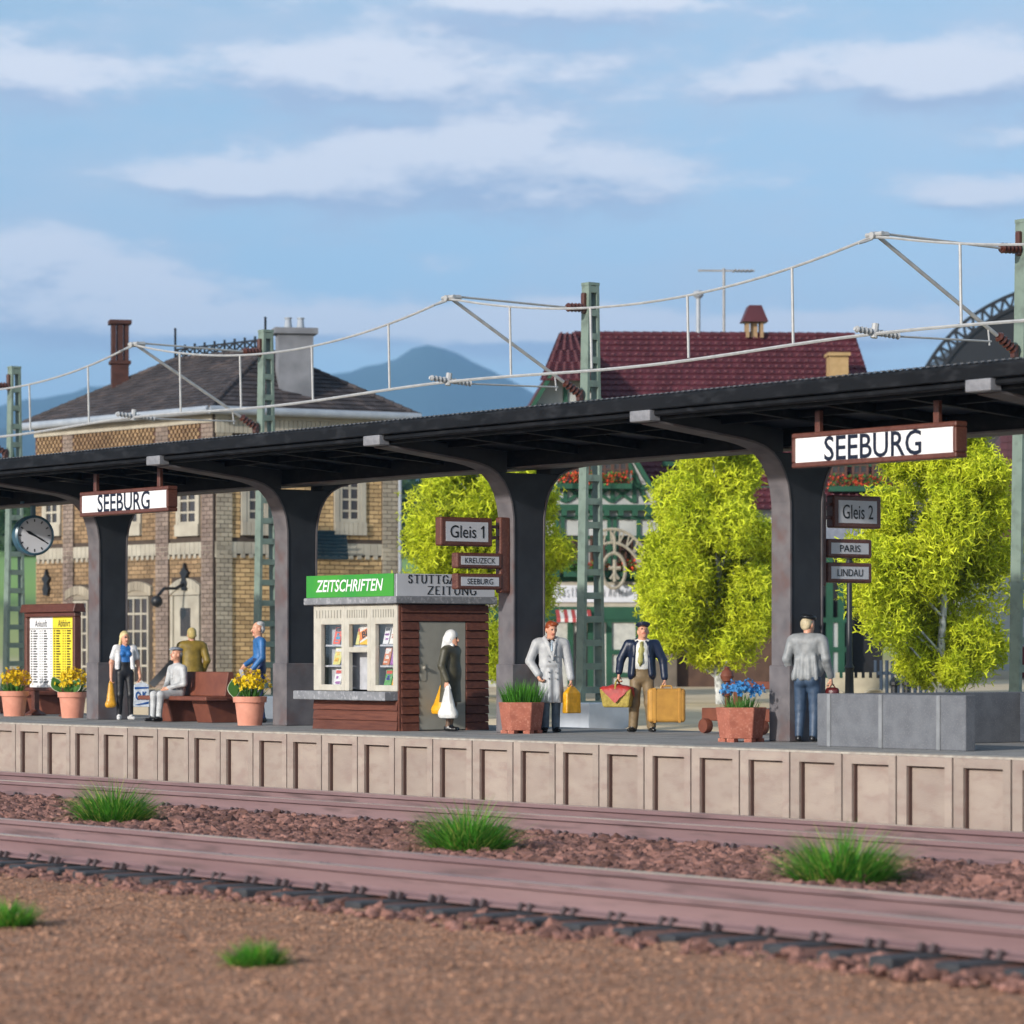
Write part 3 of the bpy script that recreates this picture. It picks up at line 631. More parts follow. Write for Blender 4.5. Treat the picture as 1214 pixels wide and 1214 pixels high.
def serif_text(txt, M, w, h, parent):
    adv = [WID.get(c, 1.0) for c in txt]; tot = sum(adv) + .18 * (len(txt) - 1); sx_ = w / tot; mb = MB(M); x = -w / 2
    for c, a in zip(txt, adv):
        for stx in GLY[c]:
            for p_, q_ in zip(stx, stx[1:]):
                dx, dy = abs(p_[0] - q_[0]), abs(p_[1] - q_[1]); th = h * (.085 if dx > dy * 1.6 else .16)
                f_ = lambda u: (x + (u[0] if a > .5 else .5 + (u[0] - .5)) * a * sx_ if a > .5 else x + (u[0] - .5 + .21) * sx_, (u[1] - .5) * h, .003)
                P, Q = Vector(f_(p_)), Vector(f_(q_)); d = (Q - P).normalized() * th * .3; mb.bar(P - d, Q + d, th, .004, (0, 0, 1))
        for u in SER.get(c, []):
            cx_ = x + (u[0] * a * sx_ if a > .5 else (u[0] - .29) * sx_); mb.box((cx_ - h * .17, (u[1] - .5) * h - h * .03, .001), (cx_ + h * .17, (u[1] - .5) * h + h * .03, .0052))
        x += (a + .18) * sx_
    return mb.build('lettering', M_ink, parent)
serif_text('STUTTGARTER', frameM((.0895, .85, 2.455), *SIDE), 1.46, .125, ws)
serif_text('ZEITUNG', frameM((.0895, .98, 2.275), *SIDE), .98, .125, ws)
# window wall
def kx(u): return -wd * (1 - (u - 372.5) / 100.8)
wf = MB(); Y0, Y1 = -.03, .055
b1, b2, b3 = (kx(374), kx(411)), (kx(411.3), kx(441.5)), (kx(441.8), kx(472.8))
for (a, b), oa, ob in ((b1, kx(383), kx(407.5)), (b2, kx(416.5), kx(438)), (b3, kx(447.5), kx(468))):
    wf.box((a, Y0, .64), (oa, Y1, 2.055)); wf.box((ob, Y0, .64), (b, Y1, 2.055)); wf.box((oa, Y0, 1.73), (ob, Y1, 2.055))
    if (a, b) != b2: wf.box((oa, Y0, .64), (ob, Y1, .74))
    else: wf.box((oa, Y0 + .002, 1.27), (ob, Y1, 1.36))
wfo = wf.build('window', M_cream, kk, bev=.01)
fm = MB()
for (a, b) in (b1, b2, b3):
    n = 9
    for i in range(n): fx = a + .06 + (b - a - .12) * (i + .5) / n; fm.box((fx - .012, Y0 - .008, 1.84), (fx + .012, Y0 + .004, 1.97))
fm.build('fluting', mat('fluting_shade', (.36, .34, .29), rough=.6), wfo)
MB().box((kx(383) - .005, .02, .735), (kx(407.5) + .005, .026, 1.735)).box((kx(416.5) - .005, .02, 1.355), (kx(438) + .005, .026, 1.735)).box((kx(447.5) - .005, .02, .735), (kx(468) + .005, .026, 1.735)).build('pane', M_glass, wfo)
# racks behind the glass, papers and magazines as things lying on them
rk = MB(); rk.box((-wd + .12, .22, .66), (-.12, .24, 2.0)); 
for zz in (.70, 1.06, 1.40): rk.box((-wd + .12, .075, zz - .03), (kx(411), .219, zz)); rk.box((kx(443), .075, zz - .03), (-.12, .219, zz))
rk.box((kx(412), .075, 1.36), (kx(441), .219, 1.385))
rk.build('magazine_rack', mat('rack_grey', (.50, .51, .55), rough=.6), kk)
def mg(c): return mat('cover_%d_%d_%d' % tuple(int(q * 99) for q in c), c, tuple(min(.9, q * .6 + .12) for q in c), rough=.35, scale=14)
PAL = [(.75, .10, .05), (.80, .45, .05), (.78, .78, .8), (.08, .12, .40), (.10, .35, .10), (.35, .12, .4), (.7, .65, .2), (.05, .3, .5), (.6, .2, .1), (.8, .76, .7)]
mi = 0
for (ua, ub, za) in ((390, 399, .70), (399.5, 409, .70), (390, 399, 1.06), (399.5, 409, 1.06), (390, 399, 1.40), (399.5, 409, 1.40), (450, 458.5, .70), (459, 466, .70), (449, 457, 1.06), (457.5, 466.5, 1.06), (449, 456, 1.40), (456.5, 466.5, 1.40), (417, 421.5, 1.39)):
    c = PAL[(mi * 7 + 2) % 10]; xa, xb = kx(ua) - KX1 + KX1, kx(ub)
    t = thing('magazine', ['striped', 'glossy', 'small', 'bright', 'folded'][mi % 5] + ' magazine cover standing in the kiosk window, ' + ('left' if ua < 410 else 'middle' if ua < 440 else 'right') + ' bay, ' + ({.70: 'bottom shelf', 1.06: 'middle shelf', 1.40: 'top shelf', 1.39: 'over the counter'}[za]) + (', left one' if ua in (390, 450, 449) else ', right one'), 'magazine', (KX1 + (kx(ua) + kx(ub)) / 2, KY0 + .10, za), 0, 'magazines in the kiosk window')
    w2 = abs(kx(ub) - kx(ua)) / 2 - .008; tl = Matrix.Rotation(R(-14), 3, 'X')
    MB().obox((0, .03, .15), (w2 * 2, .012, .29), tl).build('cover', mg(c), t)
    mm = MB()
    for q in range(4):
        mm.obox(Vector((0, .03, .15)) + tl @ Vector((rng.uniform(-.3, .3) * w2, -.0085, rng.uniform(-.11, .11))), (w2 * rng.uniform(.5, 1.2), .004, rng.uniform(.015, .05)), tl)
    mm.build('print', mg(PAL[(mi * 3 + 5) % 10]), t)
    m2 = MB().obox(Vector((0, .03, .15)) + tl @ Vector((0, -.0095, .10)), (w2 * 1.6, .004, .05), tl).build('masthead', mg([(.7, .04, .03), (.02, .02, .03), (.8, .8, .8)][mi % 3]), t)
    mi += 1
t = thing('pen_poster', 'orange and yellow advertising card reading BIC in the middle kiosk window', 'poster', (KX1 + kx(430), KY0 + .095, 1.40))
bw_ = abs(kx(421) - kx(438.5)) / 2
MB().box((-bw_, .02, 0), (bw_, .032, .35)).build('card', mg((.80, .76, .7)), t)
MB().prism([(-bw_, .06), (bw_, .22), (bw_, .34), (-bw_, .20)], 1, .012, .018).build('band', mat('poster_orange', (.75, .20, .03), (.8, .3, .06), rough=.4), t)
MB().prism([(-bw_, 0), (bw_, 0), (bw_, .17), (-bw_, .02)], 1, .013, .019).build('yellow_field', mat('poster_yellow', (.85, .48, .02), rough=.4), t)
text_mesh('BIC', frameM((0, .0115, .20), (1, 0, .37), (-.2, 0, 1)), bw_ * 1.35, .11, 'lettering', M_ink, t, bold=.03)

# ------------------------------------------------------------------ figures
def surface_nets(d, org, h, lab):
    nx, ny, nz = d.shape; acc = np.zeros((nx - 1, ny - 1, nz - 1, 3), np.float32); cnt = np.zeros((nx - 1, ny - 1, nz - 1), np.float32)
    C = [(i, j, k) for i in (0, 1) for j in (0, 1) for k in (0, 1)]
    sl = lambda c: d[c[0]:nx - 1 + c[0], c[1]:ny - 1 + c[1], c[2]:nz - 1 + c[2]]
    for a in C:
        for ax in range(3):
            if a[ax]: continue
            b = list(a); b[ax] = 1; da, db = sl(a), sl(tuple(b)); cr = (da < 0) != (db < 0)
            if not cr.any(): continue
            t = np.where(cr, da / np.where(cr, da - db, 1), 0)
            for q in range(3): acc[..., q] += np.where(cr, a[q] + (t if q == ax else 0), 0)
            cnt += cr
    act = cnt > 0; idx = np.full(cnt.shape, -1, np.int64); idx[act] = np.arange(act.sum()); I = np.argwhere(act)
    V = (I + acc[act] / cnt[act][:, None]) * h + org; VL = lab[:-1, :-1, :-1][act]; F = []
    for ax in range(3):
        sA = [slice(1, -1)] * 3; sB = [slice(1, -1)] * 3; sA[ax] = slice(0, -1); sB[ax] = slice(1, None)
        A = d[tuple(sA)]; B = d[tuple(sB)]; e = np.argwhere((A < 0) != (B < 0))
        if not len(e): continue
        flip = A[tuple(e.T)] < 0; e = e.copy(); u, v = [q for q in range(3) if q != ax]; e[:, u] += 1; e[:, v] += 1
        def cell(du, dv):
            c = e.copy(); c[:, u] += du; c[:, v] += dv; return idx[tuple(c.T)]
        q = np.stack([cell(-1, -1), cell(0, -1), cell(0, 0), cell(-1, 0)], 1)
        if ax == 1: flip = ~flip
        q[~flip] = q[~flip][:, ::-1]; F.append(q)
    F = np.concatenate(F); F = F[(F >= 0).all(1)]
    return V, F, VL[F[:, 0]]
def cap(a, b, ra, rb, m=0, k=.025, sc=(1, 1, 1)): return ('c', np.array(a, float), np.array(b, float), ra, rb, m, k, np.array(sc, float))
def ell(c, r, m=0, k=.015, rot=None): return ('e', np.array(c, float), np.array(r, float), rot, 0, m, k, None)
def sdf_obj(name, prims, mats, parent, vox=.010, cuts=(), smooth=True):
    lo = np.full(3, 9.); hi = np.full(3, -9.)
    for p in prims:
        if p[0] == 'c':
            r = max(p[3], p[4]) / np.minimum(1, 1 / np.maximum(p[7], 1e-6)).min() if False else max(p[3], p[4]) * max(1, p[7].max())
            lo = np.minimum(lo, np.minimum(p[1], p[2]) - r); hi = np.maximum(hi, np.maximum(p[1], p[2]) + r)
        else: r = p[2].max(); lo = np.minimum(lo, p[1] - r); hi = np.maximum(hi, p[1] + r)
    lo -= 4 * vox; hi += 4 * vox; n = np.ceil((hi - lo) / vox).astype(int) + 1
    ax = [lo[i] + vox * np.arange(n[i]) for i in range(3)]; D = np.full(n, .5, np.float32); L = np.zeros(n, np.int16); DM = np.full(n, 9., np.float32)
    for p in prims:
        m, k = p[5], p[6]; mg_ = k + 3 * vox
        if p[0] == 'c': r = max(p[3], p[4]) * max(1, p[7].max()); a0 = np.minimum(p[1], p[2]) - r - mg_; a1 = np.maximum(p[1], p[2]) + r + mg_
        else: r = p[2].max(); a0 = p[1] - r - mg_; a1 = p[1] + r + mg_
        i0 = np.clip(np.floor((a0 - lo) / vox).astype(int), 0, n); i1 = np.clip(np.ceil((a1 - lo) / vox).astype(int) + 1, 0, n)
        s_ = tuple(slice(i0[q], i1[q]) for q in range(3)); P = np.stack(np.meshgrid(*[ax[q][s_[q]] for q in range(3)], indexing='ij'), -1)
        if p[0] == 'c':
            sc = p[7]; a, b = p[1], p[2]; ab = (b - a); PA = P - a
            if (sc != 1).any():
                # squash across the axis about the capsule's own line
                t = np.clip((PA @ ab) / max(ab @ ab, 1e-9), 0, 1); Q = (PA - t[..., None] * ab) / sc
                d = np.sqrt((Q ** 2).sum(-1)) - (p[3] + (p[4] - p[3]) * t); d = d * min(1, sc.min())
            else:
                t = np.clip((PA @ ab) / max(ab @ ab, 1e-9), 0, 1); d = np.sqrt(((PA - t[..., None] * ab) ** 2).sum(-1)) - (p[3] + (p[4] - p[3]) * t)
        else:
            Q = P - p[1]
            if p[3] is not None: Q = Q @ np.array(p[3])
            r = p[2]; k0 = np.sqrt(((Q / r) ** 2).sum(-1)); k1 = np.sqrt(((Q / r ** 2) ** 2).sum(-1)); d = k0 * (k0 - 1) / np.maximum(k1, 1e-9)
            d = np.where(k0 < 1e-6, -r.min(), d)
        o = D[s_]; hh = np.maximum(k - np.abs(o - d), 0) / max(k, 1e-6); D[s_] = np.minimum(o, d) - hh * hh * k * .25
        mm = DM[s_]; up = d < mm; DM[s_] = np.where(up, d, mm); L[s_] = np.where(up, m, L[s_])
    if cuts:
        P = np.stack(np.meshgrid(*ax, indexing='ij'), -1)
        for (nrm_, off) in cuts: D = np.maximum(D, (P @ np.array(nrm_, np.float32) - off).astype(np.float32))
    V, F, FL = surface_nets(D, lo, vox, L)
    return np_mesh(name, V, F, None, parent, mats=mats, idx=FL, smooth=smooth)
SK, LIP, EYE = 0, 1, 2
def head_prims(c, yaw=0, pitch=0, s=1.0, eyes=True):
    rm = np.array(Matrix.Rotation(yaw, 3, 'Z') @ Matrix.Rotation(pitch, 3, 'X')); c = np.array(c, float)
    T = lambda p: c + rm @ (np.array(p) * s)
    P = [ell(T((0, .012, .025)), np.array((.080, .098, .105)) * s, SK, .02, rm), ell(T((0, -.022, -.045)), np.array((.062, .072, .078)) * s, SK, .03, rm),
         cap(T((0, -.088, .018)), T((0, -.112, -.022)), .011 * s, .018 * s, SK, .012), ell(T((.082, .012, -.005)), np.array((.014, .024, .036)) * s, SK, .006, rm), ell(T((-.082, .012, -.005)), np.array((.014, .024, .036)) * s, SK, .006, rm),
         ell(T((0, -.078, -.095)), np.array((.03, .026, .024)) * s, SK, .02, rm),
         cap(T((-.024, -.089, -.058)), T((.024, -.089, -.058)), .009 * s, .009 * s, LIP, .004)]
    if eyes:
        for sd in (-1, 1):
            P.append(ell(T((sd * .034, -.084, .016)), np.array((.008, .008, .005)) * s, EYE, .002, rm))
    return P, T, rm
def hand_prims(w, d, n, m=SK, curl=1.0):
    """palm, four unequal curled fingers and a thumb; w wrist, d along the hand, n the way the palm faces"""
    w = np.array(w, float); d = np.array(d, float); d /= np.linalg.norm(d); n = np.array(n, float); n -= d * (n @ d); n /= np.linalg.norm(n); s_ = np.cross(d, n)
    P = [ell(w + d * .055, (.05, .05, .05), m, .02)] if False else [cap(w + d * .02 - s_ * .014, w + d * .075 - s_ * .022, .022, .024, m, .02), cap(w + d * .02 + s_ * .014, w + d * .075 + s_ * .022, .022, .022, m, .02)]
    for i, ln in enumerate((.92, 1.0, .95, .78)):
        b = w + d * .085 + s_ * (-.033 + .022 * i); p1 = b + (d * math.cos(.5 * curl) + n * math.sin(.5 * curl)) * .042 * ln
        p2 = p1 + (d * math.cos(1.5 * curl) + n * math.sin(1.5 * curl)) * .030 * ln; p3 = p2 + (d * math.cos(2.4 * curl) + n * math.sin(2.4 * curl)) * .024 * ln
        P += [cap(b, p1, .0115, .0105, m, .004), cap(p1, p2, .0105, .010, m, .004), cap(p2, p3, .010, .009, m, .004)]
    tb = w + d * .03 - s_ * .028; t1 = tb + (d * .6 - s_ * .5 + n * .5) * .042; t2 = t1 + (d * .7 + n * .7 + s_ * .1) * .034
    P += [cap(tb, t1, .015, .013, m, .008), cap(t1, t2, .012, .0105, m, .004)]
    return P
def leg_prims(hip, knee, ank, toe, mt, ms, r=(.088, .062, .050), bare=None):
    hip, knee, ank = (np.array(q, float) for q in (hip, knee, ank)); td = np.array(toe, float); td /= np.linalg.norm(td)
    P = [cap(hip, knee, r[0], r[1], mt, .03), cap(knee, ank + (0, 0, .02), r[1] * .98, r[2], mt if bare is None else bare, .03)]
    h = ank - (0, 0, .045)
    P += [cap(h - td * .035, h + td * .13, .042, .040, ms, .02, (1, 1, .8)), cap(h - td * .03 + (0, 0, .02), h + td * .03 + (0, 0, .02), .043, .04, ms, .02)]
    return P
def arm_prims(sh, el_, wr, m, r=(.062, .048, .036), m2=None):
    m2 = m if m2 is None else m2
    return [cap(sh, el_, r[0], r[1], m, .03), cap(el_, wr, r[1] * .97, r[2], m2, .025)]
def torso_prims(m, mh, wsh=.155, chest=.125, belly=.115, hip=.13, z0=.88, z1=1.40, lean=0):
    return [cap((-wsh, lean, z1), (wsh, lean, z1), .075, .075, m, .05), cap((0, lean, z1 - .10), (0, lean * .5, z0 + .22), chest, belly, m, .06, (1.2, .82, 1)), cap((0, lean * .5, z0 + .2), (0, 0, z0 + .05), belly, hip, mh, .05, (1.18, .85, 1)),
            cap((0, lean, z1 + .03), (0, lean - .01, z1 + .13), .062, .056, SK, .03)]
def fm_(name, c, c2=None, rough=.5): return mat(name, c, c2 or tuple(q * .66 for q in c), rough=rough, scale=9, spec=.45, bump=.2, bscale=22)
PH = {}
PERSON_H = []
def person(label, x, y, phi, z=0):
    return thing('person', label, 'person', (x, y, z), VIEW + R(phi), 'travellers on the platform')
SHOE = fm_('black_shoes', (.012, .012, .014), rough=.3)
def hair_cap(T, rm, mt, s=1.0, extra=()):
    return [ell(T((0, .026, .052)), np.array((.090, .100, .092)) * s, 0, .02, rm), ell(T((0, .060, .0)), np.array((.082, .062, .085)) * s, 0, .02, rm)] + list(extra)

# 1 blonde woman with two bags, facing the camera, turned slightly to the right
t = person('blonde woman in white jacket and blue top holding a yellow and an O.K. bag', -55.45, 31.68, 18)
jean, blu, wht = fm_('black_trousers', (.012, .013, .018)), fm_('blue_top', (.03, .17, .50)), fm_('white_jacket', (.78, .78, .80))
P, T, rm = head_prims((0, -.02, 1.545), R(15), R(8), .95)
P += [cap((-.125, 0, 1.345), (.125, 0, 1.345), .062, .062, 4, .05), cap((0, -.01, 1.27), (0, -.005, 1.10), .108, .092, 4, .05, (1.15, .9, 1)), cap((0, 0, 1.08), (0, .01, .90), .095, .118, 5, .05, (1.2, .9, 1)), cap((0, 0, 1.36), (0, -.01, 1.48), .052, .048, SK, .03)]
for sd in (-1, 1): P += [ell((sd * .06, -.085, 1.25), (.055, .045, .05), 4, .03)]
P += leg_prims((-.085, 0, .88), (-.095, -.02, .47), (-.10, .03, .085), (-.25, -1, 0), 5, 6) + leg_prims((.085, 0, .88), (.10, -.05, .47), (.11, -.01, .085), (.3, -1, 0), 5, 6)
for sd, wr in ((-1, (-.265, -.03, .82)), (1, (.285, -.04, .83))):
    P += arm_prims((sd * .18, 0, 1.345), (sd * .25, .02, 1.09), wr, SK, (.05, .041, .031)) + hand_prims(wr, (0, -.05, -1), (-sd, 0, 0))
sdf_obj('body', P, [M_skin, M_lip, M_eye, M_skin, blu, jean, fm_('white_trainers', (.7, .7, .7))], t, .011)
J = []
for sd in (-1, 1): J += [cap((sd * .165, .0, 1.355), (sd * .225, .015, 1.18), .068, .062, 0, .04), cap((sd * .10, .025, 1.33), (sd * .125, .03, 1.0), .088, .085, 0, .05, (.8, 1, 1)), cap((sd * .125, -.06, 1.28), (sd * .145, -.07, .96), .04, .035, 0, .04)]
J += [cap((0, .055, 1.34), (0, .06, 1.0), .085, .08, 0, .06, (1.3, .8, 1))]
sdf_obj('jacket', J, [wht], t, .011, cuts=[((0, 0, -1), -.955)])
sdf_obj('hair', hair_cap(T, rm, 0, .95, [cap(T((0, .08, .0)), T((0, .085, -.16)), .068, .05, 0, .03), cap(T((.07, .02, .03)), T((.085, .03, -.14)), .03, .028, 0, .03), cap(T((-.07, .02, .03)), T((-.085, .03, -.14)), .03, .028, 0, .03)]), [fm_('blonde_hair', (.72, .60, .30))], t, .011)
WOMAN = t
# 2 seated man, grey suit and cap, hands in his lap
t = person('seated man in pale grey suit and flat cap on the brown bench', -53.52, 31.68, -50)
gs_, = (fm_('pale_grey_suit', (.52, .53, .54)),)
P, T, rm = head_prims((0, -.02, 1.23), R(-8), R(-8), 1.0)
P += [cap((-.16, 0, .98), (.16, 0, .98), .07, .07, 4, .05), cap((0, 0, .95), (0, .02, .58), .13, .135, 4, .06, (1.25, .9, 1)), cap((0, -.0, 1.0), (0, -.01, 1.13), .06, .055, SK, .03)]
for sd in (-1, 1):
    P += leg_prims((sd * .10, -.02, .50), (sd * .11, -.44, .50), (sd * .10, -.47, .09), (sd * .15, -1, 0), 4, 5, (.092, .070, .052))
    wr = (sd * .05, -.24, .62); P += arm_prims((sd * .205, 0, .97), (sd * .27, -.03, .70), wr, 4, (.066, .055, .042)) + hand_prims(wr, (-sd * .8, -.5, -.15), (0, 0, -1), curl=.5)
P += [cap((-.04, -.105, .97), (0, -.12, .80), .02, .015, 4, .01), cap((.04, -.105, .97), (0, -.12, .80), .02, .015, 4, .01)]
sdf_obj('body', P, [M_skin, M_lip, M_eye, M_skin, gs_, SHOE], t, .011)
sdf_obj('hair', [ell(T((0, .055, .01)), (.085, .062, .07), 0, .02, rm)], [fm_('grey_hair', (.35, .33, .31))], t, .012)
sdf_obj('cap', [ell(T((0, -.005, .105)), (.105, .118, .038), 0, .02, rm), ell(T((0, -.105, .083)), (.07, .05, .014), 0, .01, rm)], [fm_('blue_grey_cap', (.27, .30, .36))], t, .010)
# 3 man in olive coat seen from behind
t = person('man in olive coat seen from behind, standing beyond the brown bench', -56.3, 33.65, 188)
ol = fm_('olive_coat', (.27, .185, .03)); 
P, T, rm = head_prims((0, -.015, 1.615), 0, 0, 1.0)
P += torso_prims(3, 3) + [cap((0, 0, 1.42), (0, 0, 1.54), .062, .058, SK, .03)]
for sd in (-1, 1):
    P += leg_prims((sd * .09, 0, .86), (sd * .10, -.01, .47), (sd * .11, .02, .085), (sd * .2, -1, 0), 4, 5)
    wr = (sd * .22, -.10, .90); P += hand_prims(wr, (0, -.1, -1), (-sd, 0, 0))
sdf_obj('body', P, [M_skin, M_lip, M_eye, ol, fm_('brown_trousers', (.10, .07, .035)), SHOE], t, .012)
P = [cap((-.17, 0, 1.415), (.17, 0, 1.415), .085, .085, 0, .06), cap((0, 0, 1.34), (0, 0, .80), .15, .165, 0, .08, (1.25, .85, 1))]
for sd in (-1, 1): P += arm_prims((sd * .22, 0, 1.40), (sd * .295, .05, 1.12), (sd * .23, -.09, .92), 0, (.075, .066, .055))
sdf_obj('coat', P, [ol], t, .012, cuts=[((0, 0, -1), -.74)])
sdf_obj('hair', hair_cap(T, rm, 0), [fm_('sandy_hair', (.62, .48, .18))], t, .012)
# 4 elderly man in blue shirt, profile to the left
t = person('elderly man in blue shirt with paper, behind the potted yellow flowers', -51.75, 32.35, -75)
P, T, rm = head_prims((0, -.03, 1.61), R(5), R(5), 1.0)
P += torso_prims(3, 4, lean=-.01)
for sd in (-1, 1): P += leg_prims((sd * .09, 0, .88), (sd * .10, -.02 * sd, .47), (sd * .10, .03 * sd, .085), (sd * .2, -1, 0), 4, 5)
for sd, el_, wr in ((1, (.285, -.01, 1.13), (.26, -.17, .93)), (-1, (-.28, 0, 1.13), (-.24, -.20, 1.0))):
    P += arm_prims((sd * .21, 0, 1.40), el_, wr, 3, (.068, .056, .043)) + hand_prims(wr, (0, -.5, -.8), (-sd, 0, 0))
sdf_obj('body', P, [M_skin, M_lip, M_eye, fm_('blue_shirt', (.035, .16, .42)), fm_('navy_trousers', (.02, .035, .11)), SHOE], t, .011)
sdf_obj('hair', hair_cap(T, rm, 0)[1:] + [ell(T((0, .04, .085)), (.082, .085, .05), 0, .02, rm)], [fm_('white_hair', (.62, .62, .62))], t, .012)
t.scale = (1.06, 1.06, 1.05); PAPER_MAN = t
# 5 woman with white headscarf, profile to the right, by the kiosk
t = person('woman in olive coat and white headscarf carrying two bags by the kiosk door', -44.33, 31.33, 62)
oc = fm_('dark_olive_coat', (.085, .078, .05)); 
P, T, rm = head_prims((0, -.03, 1.49), R(10), R(6), .95)
P += torso_prims(3, 3, .14, z0=.80, z1=1.28) + leg_prims((-.08, 0, .80), (-.085, -.03, .45), (-.085, .0, .085), (0, -1, 0), 4, 5, (.08, .058, .042)) + leg_prims((.08, 0, .80), (.085, .0, .45), (.085, .06, .085), (0, -1, 0), 4, 5, (.08, .058, .042))
for sd, wr in ((-1, (-.26, -.07, .80)), (1, (.22, .25, .80))): P += hand_prims(wr, (0, 0, -1), (-sd, 0, 0))
sdf_obj('body', P, [M_skin, M_lip, M_eye, oc, fm_('brown_stockings', (.16, .095, .06)), SHOE], t, .011)
P = [cap((-.15, 0, 1.30), (.15, 0, 1.30), .085, .085, 0, .06), cap((0, -.01, 1.22), (0, .0, .95), .145, .15, 0, .08, (1.2, .95, 1)), cap((0, 0, .95), (0, .01, .45), .15, .18, 0, .08, (1.15, .95, 1))]
for sd, el_, wr in ((-1, (-.27, .02, 1.05), (-.26, -.07, .83)), (1, (.26, .12, 1.05), (.22, .25, .83))): P += arm_prims((sd * .20, 0, 1.285), el_, wr, 0, (.072, .062, .05))
sdf_obj('coat', P, [oc], t, .011, cuts=[((0, 0, -1), -.47)])
sdf_obj('headscarf', [ell(T((0, .03, .045)), (.100, .108, .108), 0, .02, rm), ell(T((0, .05, -.05)), (.098, .085, .09), 0, .03, rm), cap(T((0, .09, -.03)), T((0, .135, -.25)), .078, .05, 0, .04), cap(T((-.06, -.03, -.11)), T((.06, -.03, -.11)), .032, .032, 0, .03)], [fm_('white_scarf', (.80, .80, .79))], t, .011, cuts=[((0, -.9, .0), 9)])
SCARF = t
# 6 man in pale trench coat
t = person('red haired man in belted pale grey trench coat holding an orange bag', -42.62, 32.05, 8)
tr = fm_('pale_trench_coat', (.47, .48, .49), (.38, .39, .41))
P, T, rm = head_prims((.01, -.03, 1.625), R(14), R(12), 1.02)
P += torso_prims(3, 3)
P += leg_prims((-.09, 0, .86), (-.085, -.02, .47), (-.085, .03, .085), (-.15, -1, 0), 4, 5, (.09, .072, .066)) + leg_prims((.09, 0, .86), (.09, .03, .47), (.095, .08, .085), (.25, -1, 0), 4, 5, (.09, .072, .066))
P += hand_prims((.315, -.06, .83), (.05, -.05, -1), (-1, 0, 0)) + hand_prims((-.22, -.10, .90), (.4, -.2, -.7), (1, 0, 0))
P += [cap((0, -.092, 1.43), (0, -.128, 1.30), .013, .024, 6, .004), cap((-.045, -.07, 1.44), (0, -.105, 1.28), .03, .02, 3, .01), cap((.045, -.07, 1.44), (0, -.105, 1.28), .03, .02, 3, .01)]
sdf_obj('body', P, [M_skin, M_lip, M_eye, fm_('black_shirt', (.015, .015, .02)), fm_('blue_grey_trousers', (.15, .20, .26)), SHOE, fm_('pale_blue_tie', (.42, .52, .62))], t, .010)
P = [cap((-.17, .015, 1.425), (.17, .015, 1.425), .083, .083, 0, .06), cap((-.075, -.005, 1.34), (-.055, 0, 1.06), .11, .108, 0, .06, (1, .95, 1)), cap((.075, -.005, 1.34), (.055, 0, 1.06), .11, .108, 0, .06, (1, .95, 1)), cap((0, .03, 1.34), (0, .02, 1.08), .12, .12, 0, .06, (1.3, .9, 1)),
     cap((0, 0, 1.05), (0, .01, .50), .13, .165, 0, .05, (1.25, .92, 1))]
for q in range(7):
    a = q * .9; P.append(cap((.15 * math.cos(a), .12 * math.sin(a), .98), (.175 * math.cos(a), .14 * math.sin(a), .47), .03, .045, 0, .035))
for sd, el_, wr in ((-1, (-.33, .03, 1.13), (-.215, -.09, .93)), (1, (.285, .02, 1.13), (.315, -.055, .87))): P += arm_prims((sd * .225, .01, 1.41), el_, wr, 0, (.078, .07, .058))
P += [cap((-.10, -.02, 1.50), (-.05, -.10, 1.40), .028, .03, 0, .02), cap((.10, -.02, 1.50), (.05, -.10, 1.40), .028, .03, 0, .02), cap((-.07, .06, 1.515), (.07, .06, 1.515), .03, .03, 0, .03),
      cap((-.055, -.105, 1.40), (.015, -.15, 1.16), .028, .02, 0, .008), cap((.055, -.105, 1.40), (.01, -.15, 1.16), .028, .02, 0, .008)]
sdf_obj('trench_coat', P, [tr], t, .010, cuts=[((0, 0, -1), -.475)])
bl = MB(); bl.lathe([(.155, 1.035), (.168, 1.035), (.168, 1.08), (.155, 1.08)], 28, (0, .005, 0), Matrix.Diagonal((1.06, .83, 1)))
for bz in (1.22, 1.13, .96, .86):
    for bx in (-.055, .055): bl.ball((bx, -.165 if bz < 1.1 else -.145, bz), .014)
bl.build('belt', fm_('coat_belt', (.42, .42, .43)), t, smooth=True)
sdf_obj('hair', hair_cap(T, rm, 0, 1.02, [ell(T((.02, -.05, .105)), (.07, .05, .035), 0, .02, rm)]), [fm_('red_hair', (.34, .07, .02), rough=.35)], t, .011)
COATMAN = t
# 7 stout man in blue jacket and cap with basket and suitcase
t = person('stout man in dark blue jacket and cap carrying basket and suitcase', -42.0, 33.4, -4)
nv, kh = fm_('dark_blue_jacket', (.012, .022, .055), rough=.42), fm_('khaki_trousers', (.23, .165, .09)); 
P, T, rm = head_prims((.02, -.01, 1.60), R(10), R(-16), 1.02)
P += [cap((-.16, 0, 1.40), (.16, 0, 1.40), .075, .075, 4, .05), cap((0, -.02, 1.32), (0, -.03, 1.08), .135, .14, 4, .06, (1.15, .95, 1)), cap((0, -.01, 1.0), (0, 0, .90), .142, .145, 5, .03, (1.15, .9, 1)), cap((0, 0, 1.42), (.01, -.01, 1.53), .068, .066, SK, .03)]
P += leg_prims((-.095, 0, .88), (-.115, -.02, .47), (-.14, .0, .085), (-.5, -1, 0), 5, 6, (.10, .085, .075)) + leg_prims((.095, 0, .88), (.12, .0, .47), (.15, .05, .085), (.35, -1, 0), 5, 6, (.10, .085, .075))
for sd, wr in ((-1, (-.36, -.10, .93)), (1, (.36, -.02, .84))): P += hand_prims(wr, (sd * .1, -.05, -1), (-sd, 0, 0))
